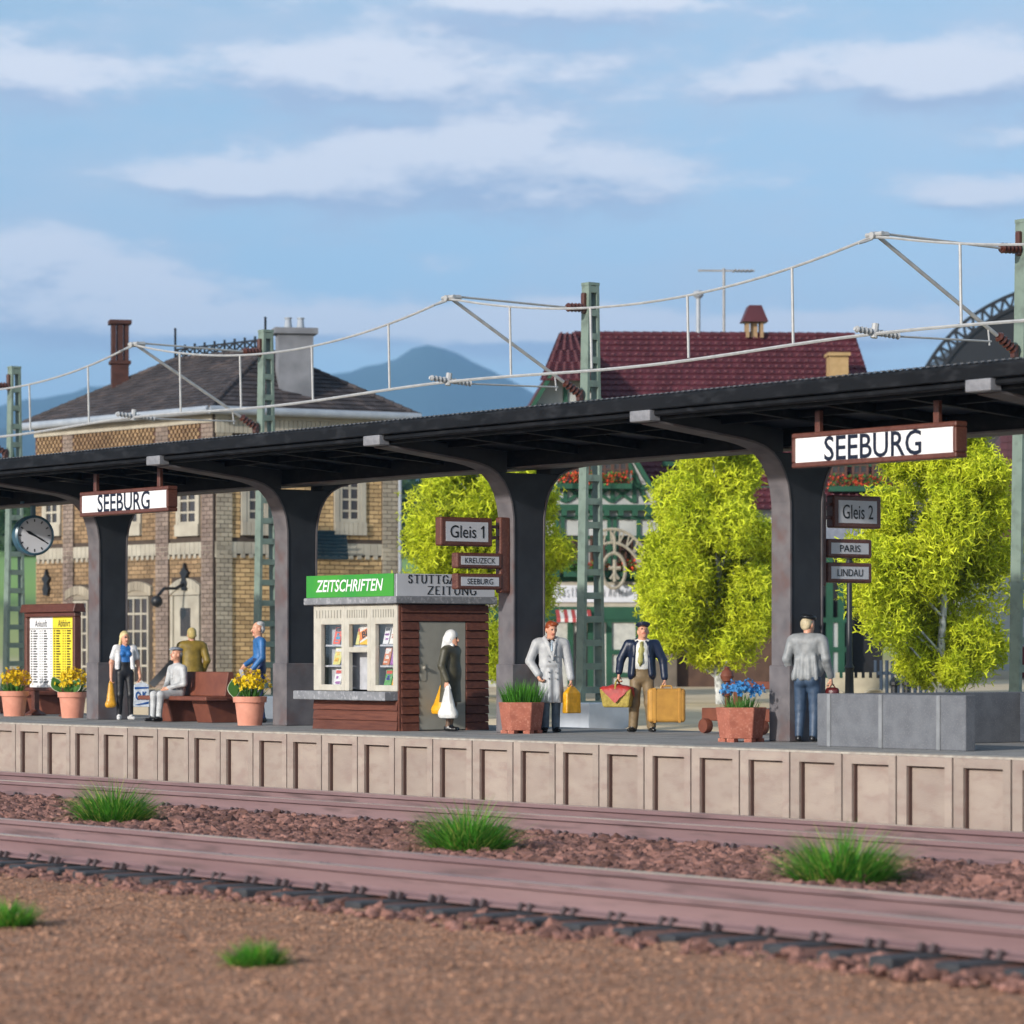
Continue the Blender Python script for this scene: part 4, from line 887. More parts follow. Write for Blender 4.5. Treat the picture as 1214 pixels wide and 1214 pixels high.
P += [cap((.0, -.118, 1.42), (.0, -.135, 1.38), .022, .024, 7, .004), cap((0, -.137, 1.37), (-.02, -.188, 1.12), .020, .034, 7, .004, (1.3, .6, 1)), cap((-.02, -.185, 1.12), (-.03, -.175, 1.05), .03, .008, 7, .004)]
sdf_obj('body', P, [M_skin, M_lip, M_eye, M_skin, fm_('white_shirt', (.74, .75, .72)), kh, SHOE, fm_('olive_tie', (.35, .33, .10))], t, .010)
P = []
for sd, el_, wr in ((-1, (-.335, .0, 1.16), (-.36, -.09, .965)), (1, (.335, .03, 1.14), (.36, -.015, .875))):
    P += arm_prims((sd * .215, .01, 1.40), el_, wr, 0, (.078, .068, .057)) + [cap((sd * .125, .01, 1.38), (sd * .155, .0, .92), .095, .10, 0, .05, (.75, 1.25, 1)), cap((sd * .105, -.085, 1.36), (sd * .15, -.13, .92), .036, .038, 0, .03), cap((sd * .07, -.075, 1.44), (sd * .125, -.13, 1.22), .022, .022, 0, .01)]
P += [cap((0, .085, 1.38), (0, .08, .94), .09, .10, 0, .06, (1.5, .8, 1)), cap((-.08, .05, 1.47), (.08, .05, 1.47), .03, .03, 0, .03)]
sdf_obj('jacket', P, [nv], t, .010, cuts=[((0, 0, -1), -.80)])
sdf_obj('hair', [ell(T((0, .055, .02)), (.088, .066, .08), 0, .02, rm)], [fm_('grey_brown_hair', (.20, .15, .11))], t, .012)
sdf_obj('cap', [ell(T((0, -.01, .112)), (.118, .128, .036), 0, .02, rm), ell(T((0, -.02, .085)), (.092, .1, .03), 0, .02, rm), ell(T((0, -.125, .072)), (.075, .05, .013), 0, .01, rm)], [nv], t, .010)
CAPMAN = t
# 8 man in grey jacket from behind
t = person('man in grey jacket and black beret seen from behind beside the parapet', -36.0, 31.62, 158)
gj, jn = fm_('grey_jacket', (.29, .305, .315)), fm_('blue_jeans', (.030, .055, .10), (.055, .09, .15))
P, T, rm = head_prims((0, -.04, 1.655), R(-22), R(6), 1.02)
P += torso_prims(3, 4, z0=.92, z1=1.44) + leg_prims((-.095, 0, .90), (-.10, -.02, .48), (-.10, .04, .085), (-.1, -1, 0), 4, 5, (.105, .08, .06)) + leg_prims((.095, 0, .90), (.115, -.03, .48), (.12, .02, .085), (.2, -1, 0), 4, 5, (.105, .08, .06))
P += [ell((-.075, .06, .88), (.09, .09, .11), 4, .04), ell((.075, .06, .88), (.09, .09, .11), 4, .04)]
for sd, wr in ((-1, (-.315, -.10, .90)), (1, (.275, -.12, .90))): P += hand_prims(wr, (0, -.1, -1), (-sd, 0, 0))
sdf_obj('body', P, [M_skin, M_lip, M_eye, gj, jn, SHOE], t, .010)
P = [cap((-.18, .01, 1.45), (.18, .01, 1.45), .085, .085, 0, .06), cap((0, .01, 1.38), (0, .01, .98), .14, .155, 0, .08, (1.3, .85, 1)), cap((-.12, -.02, 1.05), (.12, -.02, .92), .12, .12, 0, .06)]
for sd, el_, wr in ((-1, (-.29, .06, 1.18), (-.31, -.09, .94)), (1, (.29, .05, 1.18), (.27, -.11, .94))): P += arm_prims((sd * .23, .01, 1.43), el_, wr, 0, (.074, .064, .052))
for q in range(4): P.append(cap((-.14 + .09 * q, .115, 1.22 - .05 * (q % 2)), (-.17 + .11 * q, .14, .90), .014, .03, 0, .06))
sdf_obj('jacket', P, [gj], t, .010, cuts=[((0, 0, -1), -.865)])
sdf_obj('hair', hair_cap(T, rm, 0)[1:] + [ell(T((0, .04, .03)), (.088, .088, .07), 0, .02, rm)], [fm_('fair_hair', (.60, .50, .32))], t, .012)
sdf_obj('beret', [ell(T((0, .01, .105)), (.112, .122, .045), 0, .02, rm), ell(T((0, -.10, .085)), (.06, .04, .014), 0, .01, rm)], [fm_('black_beret', (.012, .014, .016), rough=.35)], t, .010)
GREYMAN = t

# ------------------------------------------------------------------ what they carry
def at_hand(p, off):
    """world point for a local offset of a person"""
    m = Matrix.Translation(p.location) @ Matrix.Rotation(p.rotation_euler.z, 4, 'Z'); return m @ Vector(off)
def carried(name, label, cat, pers, off, phi, group=None):
    return thing(name, label, cat, at_hand(pers, off), pers.rotation_euler.z + R(phi), group)
def sack(t, m, w, d, h, seed=0, top=.3, nm='bag_body'):
    r = np.random.default_rng(seed); P = [cap((0, 0, -h * .80), (0, 0, -.04), w * .95, w * top, 0, .05, (1, d / w, 1)), cap((-w * .55, 0, -h * .86), (w * .55, 0, -h * .84), d * .8, d * .75, 0, .05)]
    for k in range(5): a = r.uniform(0, 6.28); P.append(cap((w * .7 * math.cos(a), d * .7 * math.sin(a), -h * .75), (w * .15 * math.cos(a), d * .15 * math.sin(a), -.02), .02, .012, 0, .02))
    return sdf_obj(nm, P, [m], t, .011, cuts=[((0, 0, -1), h * .97)])
def strap(t, m, w, h, d=.0):
    MB().path([(-w, d, -h * .18), (-w * .8, d, -.02), (-w * .25, d, .025), (w * .25, d, .025), (w * .8, d, -.02), (w, d, -h * .18)], .011).build('handle', m, t, smooth=True)
yb = fm_('yellow_plastic', (.72, .36, .03), rough=.35); ob = fm_('orange_plastic', (.80, .40, .015), rough=.35); wb = fm_('white_plastic', (.78, .78, .76), rough=.4)
t = carried('shopping_bag', 'long yellow bag hanging from the blonde woman\'s right hand', 'bag', WOMAN, (-.275, -.05, .72), 0, 'bags carried by travellers'); sack(t, yb, .09, .07, .50, 1, .5); strap(t, yb, .035, .3)
t = carried('shopping_bag', 'white carrier bag lettered O.K. in blue, in the blonde woman\'s left hand', 'bag', WOMAN, (.30, -.08, .71), -6, 'bags carried by travellers')
MB().add([(-.15, -.045, -.46), (.15, -.045, -.46), (.15, .045, -.46), (-.15, .045, -.46), (-.14, -.03, -.05), (.14, -.03, -.05), (.14, .03, -.05), (-.14, .03, -.05), (-.06, -.01, .0), (.06, -.01, .0), (.06, .01, .0), (-.06, .01, .0)], [(0, 3, 2, 1), (0, 1, 5, 4), (1, 2, 6, 5), (2, 3, 7, 6), (3, 0, 4, 7), (4, 5, 9, 8), (5, 6, 10, 9), (6, 7, 11, 10), (7, 4, 8, 11), (8, 9, 10, 11)]).build('bag_body', fm_('white_blue_bag', (.62, .68, .76)), t, bev=.02, seg=2)
bb = fm_('bag_print_blue', (.015, .09, .32))
text_mesh('O.K.', frameM((0, -.043, -.25), (1, 0, 0), (0, .04, 1)), .23, .16, 'lettering', bb, t, bold=.035, depth=.006)
MB().add([(-.13, -.052, -.42), (.13, -.052, -.36), (.13, -.052, -.40), (-.06, -.052, -.43)], [(0, 3, 2, 1)]).add([(-.13, -.0435, -.13), (.13, -.0435, -.11), (.13, -.0435, -.085), (-.13, -.0435, -.085)], [(0, 1, 2, 3)]).build('printed_band', bb, t); strap(t, wb, .06, .25)
t = carried('shopping_bag', 'bulging orange bag held behind by the woman in the white headscarf', 'bag', SCARF, (.22, .27, .74), 90, 'bags carried by travellers'); sack(t, ob, .21, .10, .48, 4, .30); strap(t, ob, .05, .3)
t = carried('shopping_bag', 'full white plastic bag held by the woman in the white headscarf', 'bag', SCARF, (-.26, -.09, .74), 90, 'bags carried by travellers'); sack(t, wb, .16, .10, .54, 6, .28); strap(t, wb, .05, .3)
t = carried('shopping_bag', 'orange yellow square bag in the trench coat man\'s hand', 'bag', COATMAN, (.325, -.085, .73), 35, 'bags carried by travellers')
MB().add([(-.16, -.06, -.42), (.16, -.06, -.42), (.16, .06, -.42), (-.16, .06, -.42), (-.15, -.055, -.10), (.15, -.055, -.10), (.15, .055, -.10), (-.15, .055, -.10), (-.06, -.02, .0), (.06, -.02, .0), (.06, .02, .0), (-.06, .02, .0)], [(0, 3, 2, 1), (0, 1, 5, 4), (1, 2, 6, 5), (2, 3, 7, 6), (3, 0, 4, 7), (4, 5, 9, 8), (5, 6, 10, 9), (6, 7, 11, 10), (7, 4, 8, 11), (8, 9, 10, 11)]).build('bag_body', ob, t, bev=.03, seg=2); strap(t, ob, .05, .3)
tan = mat('tan_leather', (.55, .29, .06), (.42, .21, .045), rough=.45, scale=5, spec=.4)
t = carried('suitcase', 'tan leather suitcase in the blue jacketed man\'s left hand', 'suitcase', CAPMAN, (.39, -.06, .72), 12)
MB().box((-.30, -.09, -.56), (.30, .09, -.02)).build('case_body', tan, t, bev=.05, seg=3)
sm_ = MB()
for sx_ in (-.2, .2): sm_.box((sx_ - .02, -.096, -.565), (sx_ + .02, .096, -.013))
sm_.build('case_strap', tan, t, bev=.004); MB().path([(-.09, 0, -.03), (-.08, 0, .02), (.08, 0, .02), (.09, 0, -.03)], .014).build('handle', tan, t)
bk = mat('yellow_wicker', (.46, .36, .08), (.30, .22, .045), rough=.7, scale=20, bump=.6, bscale=60)
t = carried('picnic_basket', 'yellow wicker basket with red cloth in the blue jacketed man\'s right hand', 'basket', CAPMAN, (-.385, -.13, .82), -10)
MB().add([(-.21, -.14, -.42), (.21, -.14, -.42), (.21, .14, -.42), (-.21, .14, -.42), (-.26, -.17, -.12), (.26, -.17, -.12), (.26, .17, -.12), (-.26, .17, -.12)], [(0, 3, 2, 1), (4, 5, 6, 7), (0, 1, 5, 4), (1, 2, 6, 5), (2, 3, 7, 6), (3, 0, 4, 7)]).build('basket_body', bk, t, bev=.03, seg=2)
MB().path([(.0, -.17, -.13), (0, -.13, -.03), (0, 0, .02), (0, .13, -.03), (0, .17, -.13)], .016).build('handle', bk, t)
V = []; F = []; nc = 13
for a in range(nc):
    for b in range(nc):
        u_, v_ = (a / (nc - 1) - .5) * .62, (b / (nc - 1) - .5) * .62; qx, qy = (u_ - v_) * .707, (u_ + v_) * .707; ex = max(abs(qx) - .25, 0); ey = max(abs(qy) - .17, 0)
        px_ = math.copysign(min(abs(qx), .25) + ex * .12, qx); py_ = math.copysign(min(abs(qy), .17) + ey * .12, qy)
        V.append((px_, py_, -.095 - ex * .95 - ey * .95 + .012 * math.sin(u_ * 40) * math.cos(v_ * 33) + .05 * math.exp(-(qx ** 2 + qy ** 2) / .02)))
        if a and b: F.append(((a - 1) * nc + b - 1, a * nc + b - 1, a * nc + b, (a - 1) * nc + b))
np_mesh('cloth', V, F, fm_('red_cloth', (.42, .03, .025)), t, smooth=True)
t = carried('handbag', 'small dark red handbag held by the man in the grey jacket', 'handbag', GREYMAN, (-.325, -.13, .79), 0)
sdf_obj('bag_body', [ell((0, 0, -.16), (.11, .07, .14), 0, .03), cap((-.06, 0, -.06), (.06, 0, -.06), .04, .04, 0, .03)], [fm_('dark_red_leather', (.10, .012, .012), rough=.25)], t, .010); strap(t, M_brown, .05, .2)
t = carried('newspaper', 'pale folded paper held by the elderly man in blue', 'newspaper', PAPER_MAN, (-.22, -.27, .86), 0)
MB().obox((0, 0, 0), (.30, .03, .22), Matrix.Rotation(.3, 3, 'X')).build('paper', fm_('newsprint', (.55, .56, .58)), t, bev=.01)

# ------------------------------------------------------------------ benches, timetable
def bench(label, x, y):
    t = thing('platform_bench', label, 'bench', (x, y, 0), 0, 'red brown back-to-back benches'); L = 1.22
    m = MB().prism([(-.13, .48), (.13, .48), (.055, .92), (-.055, .92)], 0, -L + .12, L - .12); m.build('backrest', M_bench, t, bev=.012)
    for s_ in (-1, 1): MB().box((-L, min(s_ * .132, s_ * .60), .40), (L, max(s_ * .132, s_ * .60), .478)).build('seat', M_bench, t, bev=.015)
    MB().box((-L + .1, -.13, .40), (L - .1, .13, .478)).build('seat_frame', M_bench, t)
    for lx in (-.68, .68): MB().prism([(-.30, 0), (.30, 0), (.42, .40), (-.42, .40)], 0, lx - .26, lx + .26).build('leg', M_bench, t, bev=.012)
    return t
bench('red brown back-to-back bench on which the man in grey sits', -53.27, 32.0)
bench('red brown bench at the left edge of the picture behind a yellow flower pot', -62.6, 33.6)
t = thing('timetable_board', 'brown timetable case with white Ankunft and yellow Abfahrt sheets on a stand', 'timetable', (-60.15, 32.7, 0))
hw = 1.05; z0, z1 = .50, 2.08
MB().box((-hw, -.08, z0), (hw, .08, z0 + .07)).box((-hw, -.08, z1 - .09), (hw, .08, z1)).box((-hw, -.08, z0 + .07), (-hw + .09, .08, z1 - .09)).box((hw - .09, -.08, z0 + .07), (hw, .08, z1 - .09)).box((-hw + .09, .02, z0 + .07), (hw - .09, .078, z1 - .09)).build('case', M_brown, t, bev=.015)
MB().prism([(-.15, z1 + .002), (.15, z1 + .002), (.10, z1 + .17), (-.10, z1 + .17)], 0, -hw - .07, hw + .07).build('case_roof', M_brown, t, bev=.012)
for lx in (-.72, .72):
    MB().box((lx - .07, -.06, 0.06), (lx + .07, .06, z0)).build('leg', M_brown, t, bev=.01); MB().lathe([(.26, 0), (.26, .03), (.14, .09), (.1, .12)], 14, (lx, 0, 0), Matrix.Diagonal((1, .8, 1))).build('foot', M_brown, t)
yl = mat('yellow_timetable', (.82, .68, .05), (.80, .64, .04), rough=.45)
for nm, xa, xb, m_ in (('Ankunft', -hw + .09, -.002, M_white), ('Abfahrt', .002, hw - .09, yl)):
    sh = MB().box((xa, .006, z0 + .07), (xb, .018, z1 - .09)).build('sheet', m_, t); sh['label'] = ('white' if xa < -.5 else 'yellow') + ' timetable sheet headed ' + nm
    text_mesh(nm, frameM(((xa + xb) / 2, .0055, z1 - .22), *FRONT), .50, .14, 'lettering', M_navy, sh)
    rw = MB(); wv = xb - xa
    rw.box((xa + .01, .0035, z1 - .335), (xb - .01, .0055, z1 - .32))
    for r_ in range(21):
        zz = z1 - .385 - r_ * .0515
        for (c0_, c1_) in ((.05, .11), (.16, .36), (.44, .47), (.53, .56), (.62, .80), (.92, .95)):
            ln = (c1_ - c0_) * (rng.uniform(.55, 1) if c1_ - c0_ > .1 else 1); rw.box((xa + c0_ * wv, .0035, zz), (xa + (c0_ + ln) * wv, .0055, zz + .027))
    rw.build('printed_rows', M_ink, sh, kind='stuff')

# ------------------------------------------------------------------ pots, planters, grass
def blades(n, rad, h, spread, seed=0, wd=.012, curve=.5):
    r = np.random.default_rng(seed); V = []; F = []; b = 0; seg = 4
    for i in range(n):
        a = r.uniform(0, 2 * np.pi); rr = rad * math.sqrt(r.uniform()); ox, oy = rr * math.cos(a), rr * math.sin(a)
        oa = math.atan2(oy, ox) + r.normal(0, .6); ti = spread * (rr / rad) * r.uniform(.5, 1.2) + abs(r.normal(0, .12)); L = h * r.uniform(.55, 1.1) * (1 - .15 * rr / rad); w_ = wd * r.uniform(.6, 1.3); p = np.array((ox, oy, 0.)); ang = ti
        side = np.array((-math.sin(oa + r.normal(0, .8)), math.cos(oa), 0.)); side /= np.linalg.norm(side)
        for s_ in range(seg + 1):
            ww = w_ * (1 - (s_ / seg) ** 1.5) * .5 + .0006; V += [p - side * ww, p + side * ww]
            if s_ < seg: p = p + np.array((math.cos(oa) * math.sin(ang), math.sin(oa) * math.sin(ang), math.cos(ang))) * L / seg; ang += curve * r.uniform(.2, .8) / seg * 1.6
        for s_ in range(seg): F.append((b + 2 * s_, b + 2 * s_ + 1, b + 2 * s_ + 3, b + 2 * s_ + 2))
        b += 2 * (seg + 1)
    return V, F
def tuft(label, x, y, z, rad, h, n, seed):
    t = thing('grass_tuft', label, 'grass tuft', (x, y, z), 0, 'grass tufts beside the rails')
    V, F = blades(n, rad * .72, h * .86, 1.0, seed, .016, .8); np_mesh('green_blades', V, F, M_grass, t)
    V, F = blades(n // 4, rad * .76, h * .92, 1.25, seed + 50, .013, .8); np_mesh('straw_blades', V, F, M_grassy, t)
tuft('bushy grass tuft in the ballast below the seated man and bench', -39.6, 22.45, -1.06, .50, .86, 1100, 1)
tuft('bushy grass tuft in the ballast below the kiosk', -31.5, 22.5, -1.06, .50, .86, 1100, 2)
tuft('bushy grass tuft in the ballast below the grey parapet', -25.05, 22.45, -1.06, .56, .82, 1100, 3)
tuft('small blurred grass tuft on the earth at the left edge', -26.4, 13.9, -1.12, .32, .34, 420, 4)
tuft('small blurred grass tuft alone on the foreground earth', -21.8, 13.6, -1.12, .27, .30, 400, 5)

def leafq(r, c, d, ln, w_):
    d = np.array(d, float); d /= np.linalg.norm(d); s_ = np.cross(d, (0, 0, 1)); s_ /= max(np.linalg.norm(s_), 1e-6); u = np.cross(s_, d); c = np.array(c, float)
    return [c, c + d * ln * .5 + s_ * w_ + u * w_ * .3, c + d * ln, c + d * ln * .5 - s_ * w_ + u * w_ * .3]
def flower_cloud(n, rx, rz, z0, size, seed, top=True):
    r = np.random.default_rng(seed); V = []; F = []
    for i in range(n):
        v = r.normal(size=3); v /= np.linalg.norm(v); v[2] = abs(v[2]) * 1.1 - .25; q = r.uniform(.5, 1.22); c = np.array((v[0] * rx * q, v[1] * rx * q, z0 + v[2] * rz * q))
        nq = r.integers(4, 6); ax = v + r.normal(0, .5, 3); ax /= np.linalg.norm(ax); u = np.cross(ax, (0.3, .2, 1)); u /= np.linalg.norm(u); w_ = np.cross(ax, u); s_ = size * r.uniform(.7, 1.25)
        for k in range(nq):
            a = 2 * np.pi * k / nq; dd = u * math.cos(a) + w_ * math.sin(a); b = len(V); pe = np.cross(ax, dd)
            V += [c, c + dd * s_ * .6 + pe * s_ * .4 + ax * s_ * .25, c + dd * s_ + ax * s_ * .45, c + dd * s_ * .6 - pe * s_ * .4 + ax * s_ * .25]; F.append((b, b + 1, b + 2, b + 3))
    return V, F
def flower_pot(label, x, y, seed, big=1.0, leaves=()):
    t = thing('flower_pot', label, 'flower pot', (x, y, 0), 0, 'terracotta pots of yellow flowers')
    s_ = big * .88; MB().lathe([(.0, .0), (.235 * s_, 0), (.29 * s_, .40), (.325 * s_, .402), (.335 * s_, .50), (.30 * s_, .505), (.285 * s_, .44), (0, .44)], 28).build('pot', M_terra, t, smooth=True)
    MB().lathe([(0, .455), (.29 * s_, .455)], 16).build('soil', M_soil, t)
    V, F = blades(90, .20, .38, .6, seed, .035); V = np.array(V) + (0, 0, .45); np_mesh('foliage', V, F, M_leaf, t)
    V, F = flower_cloud(190, .34 * s_, .28, .70, .042, seed); np_mesh('blossoms', V, F, M_yellow, t)
    for (lx, ly, lz, tilt, yaw) in leaves:
        n = 9; c = [(0.10 * math.sin(math.pi * k / n) * (1 if j == 0 else -1), .33 * k / n) for j in (0, 1) for k in (range(n + 1) if j == 0 else range(n - 1, 0, -1))]
        mt = Matrix.Translation((lx, ly, lz)) @ Matrix.Rotation(VIEW + yaw, 4, 'Z') @ Matrix.Rotation(tilt, 4, 'Y')
        lo = MB(mt).prism(c, 1, -.008, .008).build('leaf', M_leaf, t); MB(mt).prism([(a * 1.12, b_ * 1.05 - .01) for a, b_ in c], 1, -.002, .002).build('leaf_edge', M_leafw, lo)
flower_pot('terracotta pot of yellow flowers with big leaves in front of the timetable', -58.05, 32.0, 3, 1, [(-.10, -.22, .5, -.45, .2), (.16, -.12, .48, .55, -.2)])
flower_pot('terracotta pot of yellow flowers at the left edge left of the timetable', -60.35, 31.95, 5)
flower_pot('terracotta pot of yellow flowers with a large leaf in front of the bench end', -50.15, 31.15, 8, 1.02, [(-.05, -.28, .48, -.1, .1)])
def planter(label, x, y, rz, flowers):
    t = thing('planter', label, 'planter', (x, y, 0), rz, 'red concrete planters')
    n = 6; a0 = R(30); top = [(.365 * math.cos(a0 + k * R(60)), .365 * math.sin(a0 + k * R(60))) for k in range(6)]; bot = [(q[0] * .84, q[1] * .84) for q in top]; inn = [(q[0] * .9, q[1] * .9) for q in top]
    V = [(*q, .05) for q in bot] + [(*q, .49) for q in top] + [(*q, .49) for q in inn] + [(*q, .40) for q in inn]; F = [tuple(range(6))[::-1]]
    for l in range(3): F += [(6 * l + i, 6 * l + (i + 1) % 6, 6 * l + 6 + (i + 1) % 6, 6 * l + 6 + i) for i in range(6)]
    F.append(tuple(range(18, 24))); MB().add(V, F).build('tub', M_planter, t, bev=.01)
    for k in range(6): a = a0 + k * R(60); MB().box((-.06, -.06, 0), (.06, .06, .052)).build('foot', M_planter, t).location = (.245 * math.cos(a), .245 * math.sin(a), 0)
    MB().lathe([(0, .41), (.30, .41)], 12).build('soil', M_soil, t)
    if flowers == 'grass':
        V, F = blades(480, .27, .46, .30, 31, .016, .30); np_mesh('grass', np.array(V) + (0, 0, .41), F, M_grass, t)
    else:
        V, F = blades(110, .24, .34, .3, 33, .022, .3); np_mesh('stems', np.array(V) + (0, 0, .41), F, M_leaf, t)
        V, F = flower_cloud(70, .30, .18, .72, .048, 12); np_mesh('blossoms', V, F, M_blue, t)
planter('red hexagonal planter of green grass beside the man in the trench coat', -42.58, 31.45, R(20), 'grass')
planter('red hexagonal planter of blue flowers beside the last column', -36.66, 30.95, R(20), 'blue')

# ------------------------------------------------------------------ parapet of the stairway
t = thing('stair_parapet', 'low grey concrete parapet around the stairway at the right', 'parapet', (-31.38, 30.25, 0))
L = 2.87; hh = .715
f = MB().box((-L, 0, 0), (-.0, .15, hh)).build('front_wall', M_par, t, bev=.012)
for rx in (-2.62, -1.60, -.50): MB().box((rx - .035, -.022, 0), (rx + .035, .002, hh - .003)).build('wall_rib', mat('pale_rib', (.24, .25, .265), rough=.8), f, bev=.01)
MB().box((-.075, -.012, 0), (.006, .162, hh + .004)).build('end_post', M_par, t, bev=.01)
MB().box((-L, .152, 0), (-L + .15, 3.8, hh - .002)).build('side_wall', M_par, t, bev=.01)
MB().box((-L + .152, 3.65, 0), (7.5, 3.82, hh - .004)).build('rear_wall', mat('shaded_blue_grey_concrete', (.07, .082, .105), (.05, .06, .08), rough=.8, scale=4, c3=(.11, .125, .145), s3=40), t, bev=.02)  # rear wall's canopy shade put into a darker, bluer concrete colour

# ------------------------------------------------------------------ catenary
MY_ = 41.5; WY = 38.0
def mast(label, x):
    t = thing('catenary_mast', label, 'catenary mast', (x, MY_, 0), 0, 'green lattice masts with overhead wires')
    zb, zt = .27, 8.68
    MB().add([(-.62, -.55, -.45), (.62, -.55, -.45), (.62, .55, -.45), (-.62, .55, -.45), (-.60, -.50, .27), (.60, -.50, .27), (.60, .50, .27), (-.60, .50, .27)], [(0, 3, 2, 1), (4, 5, 6, 7), (0, 1, 5, 4), (1, 2, 6, 5), (2, 3, 7, 6), (3, 0, 4, 7)]).build('footing', M_foot, t, bev=.02)
    hb, ht = .29, .13                                    # half depth at foot and head
    for s_ in (-1, 1):
        MB().add([(-.12, s_ * hb, zb), (.12, s_ * hb, zb), (.12, s_ * (hb - .075), zb), (-.12, s_ * (hb - .075), zb), (-.12, s_ * ht, zt), (.12, s_ * ht, zt), (.12, s_ * (ht - .06), zt), (-.12, s_ * (ht - .06), zt)], [(0, 3, 2, 1), (4, 5, 6, 7), (0, 1, 5, 4), (1, 2, 6, 5), (2, 3, 7, 6), (3, 0, 4, 7)]).build('upright', M_mast, t)
    n = 17
    for i in range(n + 1):
        z = zb + .25 + (zt - zb - .35) * i / n; q = (z - zb) / (zt - zb); w_ = hb + (ht - hb) * q - .045
        for xa in (-.118, .088): MB().box((xa, -w_, z - .065), (xa + .03, w_, z + .065)).build('rung', M_mast, t)
    MB().box((-.125, -ht - .01, zt - .02), (.125, ht + .01, zt + .04)).build('cap_plate', M_mast, t)
    MB().box((-.17, -hb - .12, zb - .02), (.17, hb + .12, zb + .03)).build('base_plate', M_mast, t)
    gm = MB()
    for xa in (-.12, .09):
        for s_ in (-1, 1): gm.prism([(s_ * (hb + .10), zb + .02), (s_ * hb, zb + .02), (s_ * (hb - .02), zb + .42)], 0, xa, xa + .02)
    gm.build('gusset', M_mast, t)
    # cantilever towards the wires
    zu, zl = 8.19, 6.46
    yw = WY - MY_
    def insul(p, q, r, m, n=5, nm='insulator'):
        p, q = Vector(p), Vector(q); mb = MB(); mb.tube(p, q, r * .5)
        for k in range(n): a = p.lerp(q, (k + .3) / n); b = p.lerp(q, (k + .75) / n); mb.tube(a, b, r, r * .72, 10)
        return mb.build(nm, m, t, smooth=True)
    insul((0, -.17, zu + .02), (0, -.62, zu), .095, M_insul); insul((0, -.27, zl), (0, -.68, zl + .24), .095, M_insul)
    MB().box((-.05, -.22, zu - .1), (.05, -.12, zu + .32)).build('insulator_bracket', M_insul, t, bev=.02); MB().box((-.05, -.34, zl - .14), (.05, -.2, zl + .1)).build('insulator_bracket', M_insul, t, bev=.02)
    MB().tube((0, -.62, zu), (0, yw, zu + .05), .022).build('top_tube', M_wire, t, smooth=True)
    MB().tube((0, -.66, zl + .22), (0, yw + .1, zu - .02), .036).build('strut', M_wire, t, smooth=True)
    hd = MB(); hd.tube((0, yw + .28, zu + .03), (0, yw - .08, zu - .0), .06); hd.tube((-.2, yw, zu + .02), (.2, yw, zu + .02), .04); hd.path([(0, yw - .05, zu - .06), (0, yw - .22, zu - .12), (0, yw - .36, zu - .16)], .018); hd.build('wire_clamp', M_wire, t, smooth=True)
    zs_ = 6.56
    MB().tube((0, -.82, zs_ + .02), (0, yw + .1, zs_ - .02), .018).tube((0, -.86, zs_ - .05), (0, -.9, zs_ + .28), .016).build('steady_arm', M_wire, t, smooth=True)
    insul((0, yw + .55, zs_ - .01), (0, yw - .45, zs_ + .06), .062, M_winsul, 11, 'steady_insulator')
    MB().tube((0, yw - .02, zs_ - .07), (0, yw + .02, zs_ + .17), .06).build('wire_holder', M_winsul, t, smooth=True)
masts = [(-78.39, 'green lattice mast with wire bracket at the left edge behind the clock'), (-66.12, 'green lattice mast with wire bracket in front of the brick station'), (-53.85, 'green lattice mast with wire bracket in front of the half timbered inn'), (-41.58, 'green lattice mast with wire bracket cut off by the right edge')]
for x, lb in masts: mast(lb, x)
ow = thing('overhead_wire', 'pale overhead line of messenger and contact wire with droppers above the canopy', 'overhead wire', (-60, WY, 0))
xs_m = [-90.66, -78.39, -66.12, -53.85, -41.58, -29.31]
zc_w = lambda x: 6.55
def mz(x):
    k = min(max(int((x - xs_m[0]) / 12.27), 0), 4); q = (x - xs_m[k]) / 12.27; return 8.19 - .60 * 4 * q * (1 - q)
pts = [(x + 60, 0, mz(x)) for x in np.linspace(-90.6, -29.4, 121)]
MB().path(pts, .024, 6).build('messenger_wire', M_wire, ow, smooth=True)
MB().path([(x + 60, .05 * math.sin((x - xs_m[1]) / 12.27 * math.pi) , 6.51 + .05 * math.cos((x - xs_m[1]) / 12.27 * 2 * math.pi)) for x in np.linspace(-90.6, -29.4, 91)], .030, 6).build('contact_wire', M_wire, ow, smooth=True)
for k in range(5):
    for q in (.165, .37, .60, .83):
        x = xs_m[k] + 12.27 * q; MB().tube((x + 60, .03, 6.51), (x + 60, 0, mz(x)), .026, n=6).build('dropper', M_wire, ow)

# ------------------------------------------------------------------ station building
def view_frame(xr, zc, z): x, y = fw(xr, zc); return (x, y, z)
LD = Vector((-math.sin(R(41)), math.cos(R(41)))); RD = Vector((math.sin(R(62)), math.cos(R(62))))      # facade bearings, right / forward
def wdir(v): a = fw(v.x, v.y); return Vector((a[0], a[1], 0))
st_ = thing('station_building', 'two storey brick station building with hipped slate roof behind the platform', 'building', view_frame(-8.38, 95, .1))
ld, rd = wdir(LD), wdir(RD); LL, RL, EH = 9.1, 5.75, 8.0
nl = Vector((-ld.y, ld.x, 0)); nr = Vector((rd.y, -rd.x, 0))
if nl.dot(Vector((CS, -SN, 0))) < 0: nl = -nl
if nr.dot(Vector((CS, -SN, 0))) < 0: nr = -nr
def facM(d, n): return Matrix(((d.x, n.x, 0, 0), (d.y, n.y, 0, 0), (0, 0, 1, 0), (0, 0, 0, 1)))
ML, MR = facM(ld, nl), facM(rd, nr)
far = ld * LL; rgt = rd * RL; bak = far + rgt
